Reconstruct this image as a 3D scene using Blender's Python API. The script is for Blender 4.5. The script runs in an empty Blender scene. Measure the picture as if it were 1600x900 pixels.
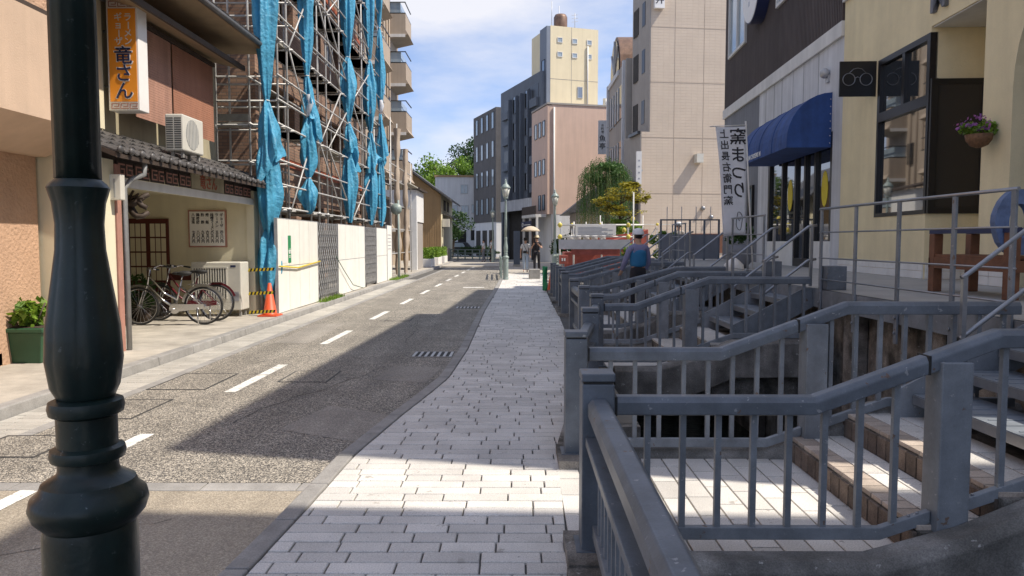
import bpy, math, random
from mathutils import Vector, Matrix
S = bpy.context.scene
COL = S.collection
rad = math.radians
rnd = random.Random(7)

# ------------------------------------------------------------ camera
cam = bpy.data.cameras.new('camera'); camo = bpy.data.objects.new('camera', cam); COL.objects.link(camo)
cam.sensor_width = 36; cam.lens = 36 * 1155 / 1600; cam.clip_end = 2000; cam.clip_start = .05
camo.location = (0, 0, 1.5); camo.rotation_euler = (rad(90 - 3.617), 0, rad(.248))
S.camera = camo
# ------------------------------------------------------------ sky and sun
LX = 6
LDIR = Vector((-.70, .15, -1.0)).normalized()
w = bpy.data.worlds.new('World'); S.world = w; w.use_nodes = True
nt = w.node_tree; N = nt.nodes; LK = nt.links
bg = N['Background']; bg.inputs[1].default_value = .15
sky = N.new('ShaderNodeTexSky'); sky.sky_type = 'NISHITA'; sky.sun_disc = False
sky.sun_elevation = math.asin(-LDIR.z); sky.sun_rotation = math.atan2(-LDIR.x, -LDIR.y)
sky.altitude = 900; sky.air_density = 1.0; sky.dust_density = .25; sky.ozone_density = 3.0
tc = N.new('ShaderNodeTexCoord'); mp = N.new('ShaderNodeMapping'); mp.inputs['Scale'].default_value = (1.5, 1.0, 4.6)
mp.inputs['Rotation'].default_value = (0, .25, .3); mp.inputs['Location'].default_value = (LX*1.37, LX*.6, .12)
nz = N.new('ShaderNodeTexNoise'); nz.inputs['Scale'].default_value = 1.7; nz.inputs['Detail'].default_value = 7; nz.inputs['Roughness'].default_value = .55
cr = N.new('ShaderNodeValToRGB'); cr.color_ramp.elements[0].position = .41; cr.color_ramp.elements[1].position = .66
cr.color_ramp.elements[1].color = (.85, .85, .85, 1)
mx = N.new('ShaderNodeMix'); mx.data_type = 'RGBA'
LK.new(tc.outputs['Generated'], mp.inputs[0]); LK.new(mp.outputs[0], nz.inputs['Vector']); LK.new(nz.outputs[0], cr.inputs[0])
LK.new(cr.outputs[0], mx.inputs[0]); tn = N.new('ShaderNodeMix'); tn.data_type = 'RGBA'; tn.blend_type = 'MULTIPLY'; tn.inputs[0].default_value = 1; tn.inputs[7].default_value = (.96, .81, .75, 1); LK.new(sky.outputs[0], tn.inputs[6]); LK.new(tn.outputs[2], mx.inputs[6]); mx.inputs[7].default_value = (3.15, 3.1, 3.2, 1)
LK.new(mx.outputs[2], bg.inputs[0])
sx = N.new('ShaderNodeMapping'); sx.inputs['Scale'].default_value = (1, 1, .8); sx.inputs['Location'].default_value = (0, 0, .16); LK.new(tc.outputs['Generated'], sx.inputs[0]); LK.new(sx.outputs[0], sky.inputs[0])
sl = bpy.data.lights.new('sun', 'SUN'); so = bpy.data.objects.new('sun', sl); COL.objects.link(so)
sl.energy = 2.7; sl.angle = rad(.53); sl.color = (1, .91, .78); so.rotation_euler = LDIR.to_track_quat('-Z', 'Y').to_euler(); so.location = (20, -10, 30)
S.view_settings.view_transform = 'Standard'; S.view_settings.look = 'None'; S.view_settings.gamma = 1; S.view_settings.exposure = 1.08

# ------------------------------------------------------------ helpers
ORG = {}
def tag(o, label=None, cat=None, group=None, kind=None):
    if label: o['label'] = label
    if cat: o['category'] = cat
    if group: o['group'] = group
    if kind: o['kind'] = kind
    return o
def thing(name, label, cat, loc=(0, 0, 0), group=None):
    o = bpy.data.objects.new(name, None); COL.objects.link(o); o.location = loc; o.empty_display_size = .2
    ORG[o.name] = Vector(loc); return tag(o, label, cat, group)
def link(name, me, parent=None, loc=(0, 0, 0)):
    o = bpy.data.objects.new(name, me); COL.objects.link(o)
    if parent is not None:
        o.parent = parent; o.location = Vector(loc); ORG[o.name] = ORG[parent.name] + Vector(loc)
    else:
        o.location = loc; ORG[o.name] = Vector(loc)
    return o
def copy_tree(o, loc, label=None, group=None, parent=None):
    c = o.copy(); COL.objects.link(c); c.parent = parent
    if parent is None:
        c.location = loc; ORG[c.name] = Vector(loc)
        if label: c['label'] = label
        if group: c['group'] = group
    else: ORG[c.name] = ORG[parent.name]
    for ch in list(o.children): copy_tree(ch, None, parent=c)
    return c

class MB:
    def __init__(s, T=None): s.v = []; s.f = []; s.sm = []; s.T = T; s.tint = []
    def pt(s, p):
        p = Vector(p)
        s.v.append(s.T @ p if s.T is not None else p); return len(s.v) - 1
    def face(s, idx, smooth=False, t=.5): s.f.append(tuple(idx)); s.sm.append(smooth); s.tint.append(t)
    def poly(s, pts, t=.5): s.face([s.pt(p) for p in pts], False, t); return s
    def hexa(s, P, t=.5):      # 8 points: bottom 4 ccw, top 4
        i = [s.pt(p) for p in P]
        for q in ((0, 3, 2, 1), (4, 5, 6, 7), (0, 1, 5, 4), (1, 2, 6, 5), (2, 3, 7, 6), (3, 0, 4, 7)): s.face([i[k] for k in q], False, t)
        return s
    def box(s, x0, x1, y0, y1, z0, z1, t=.5):
        if x0 > x1: x0, x1 = x1, x0
        if y0 > y1: y0, y1 = y1, y0
        if z0 > z1: z0, z1 = z1, z0
        return s.hexa([(x0, y0, z0), (x1, y0, z0), (x1, y1, z0), (x0, y1, z0), (x0, y0, z1), (x1, y0, z1), (x1, y1, z1), (x0, y1, z1)], t)
    def cbox(s, c, d, R=None, t=.5):
        P = []
        for z in (-1, 1):
            for x, y in ((-1, -1), (1, -1), (1, 1), (-1, 1)):
                p = Vector((x * d[0] / 2, y * d[1] / 2, z * d[2] / 2))
                if R is not None: p = R @ p
                P.append(Vector(c) + p)
        return s.hexa(P, t)
    def bar(s, p, q, w, h, up=(0, 0, 1)):
        p = Vector(p); q = Vector(q); d = (q - p).normalized(); sd = d.cross(Vector(up))
        if sd.length < 1e-4: sd = d.cross(Vector((1, 0, 0)))
        sd.normalize(); u = sd.cross(d)
        P = [a + sd * (i * w / 2) + u * (j * h / 2) for a in (p, q) for i, j in ((-1, -1), (1, -1), (1, 1), (-1, 1))]
        i = [s.pt(x) for x in P]
        for f in ((3, 2, 1, 0), (4, 5, 6, 7), (0, 1, 5, 4), (1, 2, 6, 5), (2, 3, 7, 6), (3, 0, 4, 7)): s.face([i[k] for k in f])
        return s
    def tube(s, pts, r, n=8, cap=True, closed=False):
        pts = [Vector(p) for p in pts]; m = len(pts); rr = r if isinstance(r, (list, tuple)) else [r] * m; rings = []; ref = None
        for k in range(m):
            a = pts[k - 1] if (k > 0 or closed) else pts[k]; b = pts[(k + 1) % m] if (k < m - 1 or closed) else pts[k]
            d = (b - a).normalized()
            if ref is None: ref = Vector((0, 0, 1)) if abs(d.z) < .9 else Vector((1, 0, 0))
            sd = d.cross(ref).normalized(); u = sd.cross(d); ref = u
            rings.append([s.pt(pts[k] + (sd * math.cos(2 * math.pi * j / n) + u * math.sin(2 * math.pi * j / n)) * rr[k]) for j in range(n)])
        for k in range(m if closed else m - 1):
            A = rings[k]; B = rings[(k + 1) % m]
            for j in range(n): s.face((A[j], A[(j + 1) % n], B[(j + 1) % n], B[j]), True)
        if cap and not closed: s.face(rings[0][::-1]); s.face(rings[-1])
        return s
    def sweep(s, path, prof, up=(0, 0, 1), smooth=False):
        path = [Vector(p) for p in path]; m = len(path); up = Vector(up); rings = []
        for k in range(m):
            d = path[min(k + 1, m - 1)] - path[max(k - 1, 0)]; sd = d.cross(up).normalized()
            rings.append([s.pt(path[k] + sd * a + up * b) for a, b in prof])
        n = len(prof)
        for k in range(m - 1):
            for j in range(n): s.face((rings[k][j], rings[k][(j + 1) % n], rings[k + 1][(j + 1) % n], rings[k + 1][j]), smooth)
        s.face(rings[0][::-1]); s.face(rings[-1]); return s
    def prism(s, prof, ax, a0, a1):     # polygon extruded along an axis; profile in the other two axes in order
        def mk(p, a): return (a, p[0], p[1]) if ax == 'x' else ((p[0], a, p[1]) if ax == 'y' else (p[0], p[1], a))
        A = [s.pt(mk(p, a0)) for p in prof]; B = [s.pt(mk(p, a1)) for p in prof]; n = len(prof)
        s.face(A[::-1]); s.face(B)
        for j in range(n): s.face((A[j], A[(j + 1) % n], B[(j + 1) % n], B[j]))
        return s
    def lathe(s, prof, c=(0, 0, 0), n=24, lobe=None):
        rings = []
        for k, (r, z) in enumerate(prof):
            ring = []
            for j in range(n):
                a = 2 * math.pi * j / n; q = r * (1 + (lobe(k, a) if lobe else 0))
                ring.append(s.pt((c[0] + q * math.cos(a), c[1] + q * math.sin(a), c[2] + z)))
            rings.append(ring)
        for k in range(len(prof) - 1):
            for j in range(n): s.face((rings[k][j], rings[k][(j + 1) % n], rings[k + 1][(j + 1) % n], rings[k + 1][j]), True)
        s.face(rings[0][::-1]); s.face(rings[-1]); return s
    def ball(s, c, r, n=12, m=8):
        r = r if isinstance(r, (tuple, list)) else (r, r, r); rings = []
        for i in range(1, m):
            t = math.pi * i / m
            rings.append([s.pt((c[0] + r[0] * math.sin(t) * math.cos(2 * math.pi * j / n), c[1] + r[1] * math.sin(t) * math.sin(2 * math.pi * j / n), c[2] - r[2] * math.cos(t))) for j in range(n)])
        a = s.pt((c[0], c[1], c[2] - r[2])); b = s.pt((c[0], c[1], c[2] + r[2]))
        for j in range(n):
            s.face((a, rings[0][(j + 1) % n], rings[0][j]), True); s.face((b, rings[-1][j], rings[-1][(j + 1) % n]), True)
            for k in range(len(rings) - 1): s.face((rings[k][j], rings[k][(j + 1) % n], rings[k + 1][(j + 1) % n], rings[k + 1][j]), True)
        return s
    def mesh(s, name, mat, o=Vector((0, 0, 0)), tint=False):
        me = bpy.data.meshes.new(name); me.from_pydata([v - o for v in s.v], [], s.f)
        me.polygons.foreach_set('use_smooth', s.sm)
        if tint:
            at = me.attributes.new('tint', 'FLOAT', 'FACE'); at.data.foreach_set('value', s.tint)
        if mat is not None: me.materials.append(MT[mat])
        me.update(); return me
    def build(s, name, mat, parent=None, label=None, cat=None, group=None, kind=None, bevel=0, tint=False):
        if parent is not None: o = ORG[parent.name]
        else:
            xs = [v.x for v in s.v]; ys = [v.y for v in s.v]
            o = Vector(((min(xs) + max(xs)) / 2, (min(ys) + max(ys)) / 2, min(v.z for v in s.v)))
        me = s.mesh(name, mat, o, tint)
        ob = link(name, me, parent, (0, 0, 0) if parent is not None else o)
        if bevel:
            m = ob.modifiers.new('bevel', 'BEVEL'); m.width = bevel; m.segments = 2; m.limit_method = 'ANGLE'; m.angle_limit = rad(40)
        return tag(ob, label, cat, group, kind)

def text_mesh(body, size, mat, extrude=.004, align='CENTER', spacing=1.0):
    cu = bpy.data.curves.new('lettering', 'FONT'); cu.body = body; cu.size = size; cu.align_x = align; cu.align_y = 'CENTER'; cu.extrude = extrude; cu.resolution_u = 3; cu.offset = size * .012
    cu.space_line = spacing
    o = bpy.data.objects.new('lettering', cu); COL.objects.link(o)
    dg = bpy.context.evaluated_depsgraph_get(); dg.update()
    me = bpy.data.meshes.new_from_object(o.evaluated_get(dg)); bpy.data.objects.remove(o); bpy.data.curves.remove(cu)
    me.materials.clear(); me.materials.append(MT[mat]); return me
def text(body, size, mat, M, parent, name='lettering', extrude=.004, spacing=1.0, align='CENTER'):
    """M: world matrix of the text plane"""
    me = text_mesh(body, size, mat, extrude, align, spacing); me.transform(M)
    o = ORG[parent.name]; me.transform(Matrix.Translation(-o)); return link(name, me, parent)
def frame(o, x, y):       # matrix from origin, x axis, y axis
    x = Vector(x).normalized(); y = Vector(y).normalized(); z = x.cross(y)
    return Matrix(((x.x, y.x, z.x, o[0]), (x.y, y.y, z.y, o[1]), (x.z, y.z, z.z, o[2]), (0, 0, 0, 1)))

# ------------------------------------------------------------ materials
MT = {}
def mat(name, col, rough=.7, var=.15, scale=3., metal=0., bump=0., bscale=60., spec=.5, streak=0., tint=0., col2=None, orand=0., fine=0., chip=None):
    m = bpy.data.materials.new(name); m.use_nodes = True; n = m.node_tree.nodes; l = m.node_tree.links; b = n['Principled BSDF']
    b.inputs['Roughness'].default_value = rough; b.inputs['Metallic'].default_value = metal; b.inputs['Specular IOR Level'].default_value = spec
    g = n.new('ShaderNodeNewGeometry')
    nz = n.new('ShaderNodeTexNoise'); nz.inputs['Scale'].default_value = scale; nz.inputs['Detail'].default_value = 6; nz.inputs['Roughness'].default_value = .65
    l.new(g.outputs['Position'], nz.inputs['Vector'])
    mr = n.new('ShaderNodeMapRange'); mr.inputs[1].default_value = .3; mr.inputs[2].default_value = .7; mr.inputs[3].default_value = 1 - var; mr.inputs[4].default_value = 1 + var
    l.new(nz.outputs[0], mr.inputs[0]); val = mr.outputs[0]
    def mul(a, bb):
        q = n.new('ShaderNodeMath'); q.operation = 'MULTIPLY'; l.new(a, q.inputs[0]); l.new(bb, q.inputs[1]); return q.outputs[0]
    def rng(sock, lo, hi, a=0., c=1.):
        q = n.new('ShaderNodeMapRange'); q.inputs[1].default_value = a; q.inputs[2].default_value = c; q.inputs[3].default_value = lo; q.inputs[4].default_value = hi; l.new(sock, q.inputs[0]); return q.outputs[0]
    if streak:
        mp = n.new('ShaderNodeMapping'); mp.inputs['Scale'].default_value = (5, 5, .35); l.new(g.outputs['Position'], mp.inputs[0])
        n2 = n.new('ShaderNodeTexNoise'); n2.inputs['Scale'].default_value = 1.; n2.inputs['Detail'].default_value = 5; l.new(mp.outputs[0], n2.inputs['Vector'])
        val = mul(val, rng(n2.outputs[0], 1 - streak, 1 + streak * .4, .35, .65))
    if tint:
        a = n.new('ShaderNodeAttribute'); a.attribute_name = 'tint'; val = mul(val, rng(a.outputs['Fac'], 1 - tint, 1 + tint))
    if orand:
        oi = n.new('ShaderNodeObjectInfo'); val = mul(val, rng(oi.outputs['Random'], 1 - orand, 1 + orand))
    if fine:
        n3 = n.new('ShaderNodeTexNoise'); n3.inputs['Scale'].default_value = 140; n3.inputs['Detail'].default_value = 2; l.new(g.outputs['Position'], n3.inputs['Vector'])
        val = mul(val, rng(n3.outputs[0], 1 - fine, 1 + fine, .3, .7))
    vm = n.new('ShaderNodeVectorMath'); vm.operation = 'SCALE'; l.new(val, vm.inputs['Scale'])
    if col2:
        n4 = n.new('ShaderNodeTexNoise'); n4.inputs['Scale'].default_value = scale * .6; n4.inputs['Detail'].default_value = 5; l.new(g.outputs['Position'], n4.inputs['Vector'])
        mc = n.new('ShaderNodeMix'); mc.data_type = 'RGBA'; mc.inputs[6].default_value = (*col, 1); mc.inputs[7].default_value = (*col2, 1)
        l.new(rng(n4.outputs[0], 0, 1, .42, .62), mc.inputs[0]); l.new(mc.outputs[2], vm.inputs[0])
    else: vm.inputs[0].default_value = col
    outc = vm.outputs[0]
    if chip:
        for cc, sc, th in chip:
            n5 = n.new('ShaderNodeTexNoise'); n5.inputs['Scale'].default_value = sc; n5.inputs['Detail'].default_value = 4; n5.inputs['Roughness'].default_value = .6; l.new(g.outputs['Position'], n5.inputs['Vector'])
            mx_ = n.new('ShaderNodeMix'); mx_.data_type = 'RGBA'; l.new(rng(n5.outputs[0], 0, .85, th, th + .03), mx_.inputs[0]); l.new(outc, mx_.inputs[6]); mx_.inputs[7].default_value = (*cc, 1); outc = mx_.outputs[2]
    l.new(outc, b.inputs['Base Color'])
    if bump:
        nb = n.new('ShaderNodeTexNoise'); nb.inputs['Scale'].default_value = bscale; nb.inputs['Detail'].default_value = 4; l.new(g.outputs['Position'], nb.inputs['Vector'])
        bp = n.new('ShaderNodeBump'); bp.inputs['Strength'].default_value = 1; bp.inputs['Distance'].default_value = bump; l.new(nb.outputs[0], bp.inputs['Height']); l.new(bp.outputs[0], b.inputs['Normal'])
    MT[name] = m; return m
def brickmat(name, c1, c2, mortar, axes, bw, bh, ms, rough=.8, var=.1, off=.5):
    m = bpy.data.materials.new(name); m.use_nodes = True; n = m.node_tree.nodes; l = m.node_tree.links; b = n['Principled BSDF']; b.inputs['Roughness'].default_value = rough
    g = n.new('ShaderNodeNewGeometry'); sp = n.new('ShaderNodeSeparateXYZ'); cb = n.new('ShaderNodeCombineXYZ'); l.new(g.outputs['Position'], sp.inputs[0])
    l.new(sp.outputs[axes[0]], cb.inputs[0]); l.new(sp.outputs[axes[1]], cb.inputs[1])
    br = n.new('ShaderNodeTexBrick'); br.inputs['Scale'].default_value = 1; br.inputs['Brick Width'].default_value = bw; br.inputs['Row Height'].default_value = bh; br.inputs['Mortar Size'].default_value = ms
    br.offset = off; br.inputs['Color1'].default_value = (*c1, 1); br.inputs['Color2'].default_value = (*c2, 1); br.inputs['Mortar'].default_value = (*mortar, 1); l.new(cb.outputs[0], br.inputs['Vector'])
    nz = n.new('ShaderNodeTexNoise'); nz.inputs['Scale'].default_value = .8; nz.inputs['Detail'].default_value = 6; l.new(g.outputs['Position'], nz.inputs['Vector'])
    mr = n.new('ShaderNodeMapRange'); mr.inputs[1].default_value = .3; mr.inputs[2].default_value = .7; mr.inputs[3].default_value = 1 - var; mr.inputs[4].default_value = 1 + var; l.new(nz.outputs[0], mr.inputs[0])
    vm = n.new('ShaderNodeVectorMath'); vm.operation = 'SCALE'; l.new(br.outputs[0], vm.inputs[0]); l.new(mr.outputs[0], vm.inputs['Scale']); l.new(vm.outputs[0], b.inputs['Base Color'])
    bp = n.new('ShaderNodeBump'); bp.inputs['Distance'].default_value = .006; bp.invert = True; l.new(br.outputs['Fac'], bp.inputs['Height']); l.new(bp.outputs[0], b.inputs['Normal'])
    MT[name] = m
def leafmat(name, c1, c2, trans=.35):
    m = bpy.data.materials.new(name); m.use_nodes = True; n = m.node_tree.nodes; l = m.node_tree.links; b = n['Principled BSDF']; b.inputs['Roughness'].default_value = .55
    g = n.new('ShaderNodeNewGeometry'); nz = n.new('ShaderNodeTexNoise'); nz.inputs['Scale'].default_value = 6; nz.inputs['Detail'].default_value = 3; l.new(g.outputs['Position'], nz.inputs['Vector'])
    ad = n.new('ShaderNodeMath'); ad.operation = 'ADD'; l.new(nz.outputs[0], ad.inputs[0]); rs = n.new('ShaderNodeMath'); rs.operation = 'MULTIPLY'; l.new(g.outputs['Random Per Island'], rs.inputs[0]); rs.inputs[1].default_value = .5; l.new(rs.outputs[0], ad.inputs[1])
    mr = n.new('ShaderNodeMapRange'); mr.inputs[1].default_value = .35; mr.inputs[2].default_value = 1.1; l.new(ad.outputs[0], mr.inputs[0])
    mc = n.new('ShaderNodeMix'); mc.data_type = 'RGBA'; mc.inputs[6].default_value = (*c1, 1); mc.inputs[7].default_value = (*c2, 1); l.new(mr.outputs[0], mc.inputs[0]); l.new(mc.outputs[2], b.inputs['Base Color'])
    tr = n.new('ShaderNodeBsdfTranslucent'); l.new(mc.outputs[2], tr.inputs[0]); ms = n.new('ShaderNodeMixShader'); ms.inputs[0].default_value = trans
    l.new(b.outputs[0], ms.inputs[1]); l.new(tr.outputs[0], ms.inputs[2]); l.new(ms.outputs[0], n['Material Output'].inputs[0]); MT[name] = m
def asphalt(name, dark, light, cell, lo, hi, var=.18):
    m = bpy.data.materials.new(name); m.use_nodes = True; n = m.node_tree.nodes; l = m.node_tree.links; b = n['Principled BSDF']; b.inputs['Roughness'].default_value = .75
    g = n.new('ShaderNodeNewGeometry'); v = n.new('ShaderNodeTexVoronoi'); v.inputs['Scale'].default_value = cell; l.new(g.outputs['Position'], v.inputs['Vector'])
    sp = n.new('ShaderNodeSeparateColor'); l.new(v.outputs['Color'], sp.inputs[0])
    r = n.new('ShaderNodeMapRange'); r.inputs[1].default_value = lo; r.inputs[2].default_value = hi; l.new(sp.outputs[0], r.inputs[0])
    mc = n.new('ShaderNodeMix'); mc.data_type = 'RGBA'; mc.inputs[6].default_value = (*dark, 1); mc.inputs[7].default_value = (*light, 1); l.new(r.outputs[0], mc.inputs[0])
    nz = n.new('ShaderNodeTexNoise'); nz.inputs['Scale'].default_value = 1.1; nz.inputs['Detail'].default_value = 7; nz.inputs['Roughness'].default_value = .7; l.new(g.outputs['Position'], nz.inputs['Vector'])
    mr = n.new('ShaderNodeMapRange'); mr.inputs[1].default_value = .3; mr.inputs[2].default_value = .7; mr.inputs[3].default_value = 1 - var; mr.inputs[4].default_value = 1 + var; l.new(nz.outputs[0], mr.inputs[0])
    mpg = n.new('ShaderNodeMapping'); mpg.inputs['Scale'].default_value = (2.6, .16, 1); l.new(g.outputs['Position'], mpg.inputs[0])
    ns = n.new('ShaderNodeTexNoise'); ns.inputs['Scale'].default_value = 1; ns.inputs['Detail'].default_value = 5; l.new(mpg.outputs[0], ns.inputs['Vector'])
    ms_ = n.new('ShaderNodeMapRange'); ms_.inputs[1].default_value = .35; ms_.inputs[2].default_value = .65; ms_.inputs[3].default_value = .84; ms_.inputs[4].default_value = 1.12; l.new(ns.outputs[0], ms_.inputs[0])
    mm_ = n.new('ShaderNodeMath'); mm_.operation = 'MULTIPLY'; l.new(mr.outputs[0], mm_.inputs[0]); l.new(ms_.outputs[0], mm_.inputs[1])
    vm = n.new('ShaderNodeVectorMath'); vm.operation = 'SCALE'; l.new(mc.outputs[2], vm.inputs[0]); l.new(mm_.outputs[0], vm.inputs['Scale']); l.new(vm.outputs[0], b.inputs['Base Color'])
    bp = n.new('ShaderNodeBump'); bp.inputs['Distance'].default_value = .004; l.new(v.outputs['Distance'], bp.inputs['Height']); l.new(bp.outputs[0], b.inputs['Normal']); MT[name] = m

asphalt('asphalt', (.085, .08, .073), (.64, .58, .48), 125, .38, 1.05, .22)
asphalt('patch', (.20, .185, .165), (.46, .42, .36), 150, .35, 1.0, .15)
asphalt('crossing', (.27, .235, .185), (.47, .41, .32), 140, .3, 1.0, .14)
mat('paving', (.60, .58, .545), .75, .16, 1.7, bump=.0015, bscale=140, tint=.12, fine=.2, chip=[((.36, .34, .31), 9, .655), ((.14, .13, .12), 38, .68)])
mat('paving_left', (.40, .38, .34), .8, .18, 2.2, bump=.0012, bscale=160, tint=.10, fine=.16)
mat('joint', (.10, .095, .088), .9, .3, 8)
mat('kerbstone', (.29, .28, .265), .8, .22, 5, bump=.002, bscale=90, orand=.08, fine=.15)
mat('concrete', (.42, .385, .33), .85, .22, 1.5, bump=.002, bscale=70, streak=.12, fine=.12)
mat('worn_kerb', (.25, .24, .225), .88, .3, 4, bump=.003, bscale=60, streak=.3, fine=.25, col2=(.13, .125, .115), chip=[((.40, .39, .37), 11, .66)])
mat('old_concrete', (.27, .25, .225), .9, .40, 6, bump=.007, bscale=34, streak=.3, fine=.35, col2=(.075, .07, .06), chip=[((.36, .35, .33), 16, .66), ((.03, .03, .028), 30, .68)])
mat('deck', (.36, .35, .33), .7, .14, 2.0, bump=.001, fine=.1)
mat('white_paint_line', (.70, .69, .65), .75, .25, 9, fine=.2, chip=[((.24, .22, .19), 30, .60), ((.30, .28, .25), 8, .64)])
mat('steel_paint', (.125, .145, .172), .46, .28, 5, spec=.5, bump=.0006, bscale=90, streak=.12, fine=.06, chip=[((.30, .31, .32), 26, .66), ((.13, .07, .04), 14, .68)])
mat('steel_light', (.20, .22, .245), .52, .26, 5, bump=.0006, bscale=90, streak=.18, fine=.06, chip=[((.36, .36, .36), 26, .665), ((.14, .08, .045), 12, .665)])
mat('stainless', (.30, .31, .33), .35, .12, 10, metal=.7)
mat('grating', (.24, .27, .31), .5, .15, 8, metal=.3)
mat('lamp_green', (.009, .020, .018), .36, .3, 14, spec=.42, bump=.0010, bscale=45, streak=.2, chip=[((.20, .24, .24), 17, .705), ((.05, .065, .065), 50, .66)])
mat('lamp_pale', (.26, .32, .30), .45, .15, 9)
mat('lamp_glass', (.62, .62, .56), .2, .05, 5)
mat('yellow_wall', (.76, .66, .42), .85, .09, 1.2, bump=.003, bscale=40, streak=.05, fine=.05)
mat('olive_reveal', (.50, .46, .29), .85, .06, 1.5, bump=.002, bscale=45)
mat('grey_panel', (.60, .61, .63), .7, .10, 1.3, streak=.16)
mat('slate_panel', (.19, .20, .225), .75, .14, 1.2, streak=.12)
mat('dark_cladding', (.105, .085, .08), .7, .12, 1.5, streak=.12, spec=.3)
mat('trim_white', (.66, .65, .62), .6, .08, 2, streak=.08)
mat('black_frame', (.012, .011, .012), .35, .1, 5)
mat('black_plate', (.010, .010, .012), .35, .1, 5)
mat('glass', (.012, .014, .016), .025, .05, 1, spec=1.0); MT['glass'].node_tree.nodes['Principled BSDF'].inputs['IOR'].default_value = 2.3
mat('pale_glass', (.30, .37, .42), .06, .12, .7, spec=1.0)
mat('dark_glass', (.035, .031, .028), .05, .05, 1, spec=.4)
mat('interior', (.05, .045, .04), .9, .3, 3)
mat('awning_blue', (.024, .07, .24), .75, .22, 2.5, bump=.012, bscale=7, streak=.2, fine=.08)
mat('white', (.76, .755, .73), .6, .06, 4, streak=.05)
mat('white_cloth', (.84, .85, .88), .8, .07, 4, bump=.003, bscale=9)
mat('ink', (.015, .015, .02), .6, .1, 5)
mat('navy', (.02, .028, .085), .5, .12, 5)
mat('wood_brown', (.16, .065, .032), .55, .3, 8, bump=.001)
mat('wood_blue', (.10, .15, .28), .6, .3, 9, bump=.001)
mat('wicker', (.17, .09, .045), .8, .4, 30, bump=.006, bscale=40)
mat('stucco', (.52, .335, .225), .9, .12, 2, bump=.02, bscale=22)
mat('stucco_smooth', (.60, .44, .32), .85, .08, 1.4, bump=.003, bscale=60, streak=.06)
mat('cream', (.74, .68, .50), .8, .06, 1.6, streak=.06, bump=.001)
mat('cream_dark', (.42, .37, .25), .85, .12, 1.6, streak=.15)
mat('pink_paint', (.42, .21, .16), .7, .15, 5)
mat('red_wood', (.10, .02, .015), .5, .2, 8)
mat('dark_wood', (.055, .038, .028), .7, .3, 6)
mat('soffit', (.35, .25, .15), .8, .12, 3)
mat('blind', (.37, .17, .105), .8, .10, 2, streak=.10)
mat('blind_pale', (.40, .22, .16), .8, .15, 2, streak=.2)
mat('roof_tile', (.085, .08, .078), .45, .35, 7, orand=.25, bump=.002, bscale=50)
mat('orange_sign', (.95, .34, .03), .4, .04, 2)
mat('sign_white', (.82, .80, .77), .45, .05, 3)
mat('plastic_white', (.62, .60, .53), .45, .07, 4)
mat('dark_vent', (.05, .05, .05), .6, .2, 6)
mat('pipe_grey', (.33, .34, .34), .45, .15, 8, metal=.3)
mat('scaffold', (.47, .46, .44), .45, .22, 9, metal=.2)
mat('plank', (.36, .34, .29), .75, .25, 5, metal=.1)
mat('tarp', (.095, .42, .64), .5, .25, 3.5, bump=.03, bscale=14, streak=.15)
mat('tarp_dark', (.03, .20, .27), .55, .2, 3, bump=.01, bscale=12)
brickmat('brick_end', (.26, .15, .10), (.34, .21, .14), (.19, .14, .11), (0, 2), .23, .075, .008, var=.2)
brickmat('brick_front', (.25, .145, .10), (.32, .20, .135), (.18, .14, .11), (1, 2), .23, .075, .008, var=.2)
mat('rust_beam', (.36, .09, .04), .7, .2, 5)
mat('fence_board', (.82, .80, .73), .6, .05, 3, streak=.04, orand=.04)
mat('gate_metal', (.46, .46, .46), .45, .15, 9, metal=.4)
mat('cone', (.72, .10, .03), .5, .1, 6)
mat('hazard_yellow', (.70, .52, .03), .5, .06, 5)
mat('rubber', (.02, .02, .02), .7, .2, 8)
mat('apartment', (.40, .325, .25), .85, .07, 1.2, streak=.07)
mat('apartment_band', (.34, .27, .205), .85, .07, 1.2, streak=.05)
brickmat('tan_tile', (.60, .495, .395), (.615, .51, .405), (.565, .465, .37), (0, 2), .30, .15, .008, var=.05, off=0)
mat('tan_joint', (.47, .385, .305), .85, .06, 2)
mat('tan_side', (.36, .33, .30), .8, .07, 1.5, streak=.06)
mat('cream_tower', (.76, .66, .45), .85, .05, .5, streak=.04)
mat('tower_shaded_side', (.20, .23, .28), .8, .06, 1)  # shaded face of the cream tower, the shade put into the colour
mat('pink_wall', (.66, .48, .385), .85, .06, .8, streak=.06)
mat('pink_side', (.40, .29, .26), .85, .06, .8, streak=.06)
mat('charcoal_wall', (.10, .095, .095), .8, .12, 1.2, streak=.1)
mat('bluegrey_wall', (.115, .135, .165), .7, .12, 1.0, streak=.1)
mat('white_wall', (.66, .665, .67), .8, .05, .8, streak=.08)
mat('brown_sheet', (.36, .24, .12), .6, .08, 1.2, streak=.1)
mat('copper', (.19, .115, .08), .5, .25, 4, metal=.3, streak=.2)
mat('red_machine', (.38, .095, .07), .6, .25, 4)
mat('silver', (.42, .43, .47), .4, .12, 4, metal=.3)
mat('yellow_clamp', (.66, .55, .10), .5, .1, 8)
mat('planter_green', (.025, .085, .04), .5, .12, 5)
mat('soil', (.05, .035, .025), .95, .3, 12)
mat('skin', (.50, .30, .21), .6, .06, 6)
mat('hair', (.012, .010, .009), .5, .2, 20)
mat('shirt_white', (.66, .66, .66), .8, .06, 12, bump=.003, bscale=14)
mat('jeans_pale', (.42, .50, .60), .85, .1, 12, bump=.003, bscale=14)
mat('cloth_black', (.02, .019, .024), .85, .2, 10, bump=.003, bscale=14)
mat('vest_blue', (.012, .14, .30), .7, .12, 8, bump=.003, bscale=14)
mat('shirt_lilac', (.22, .22, .36), .8, .1, 10)
mat('helmet', (.72, .74, .76), .35, .04, 6)
mat('straw', (.62, .55, .40), .8, .1, 14)
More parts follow.
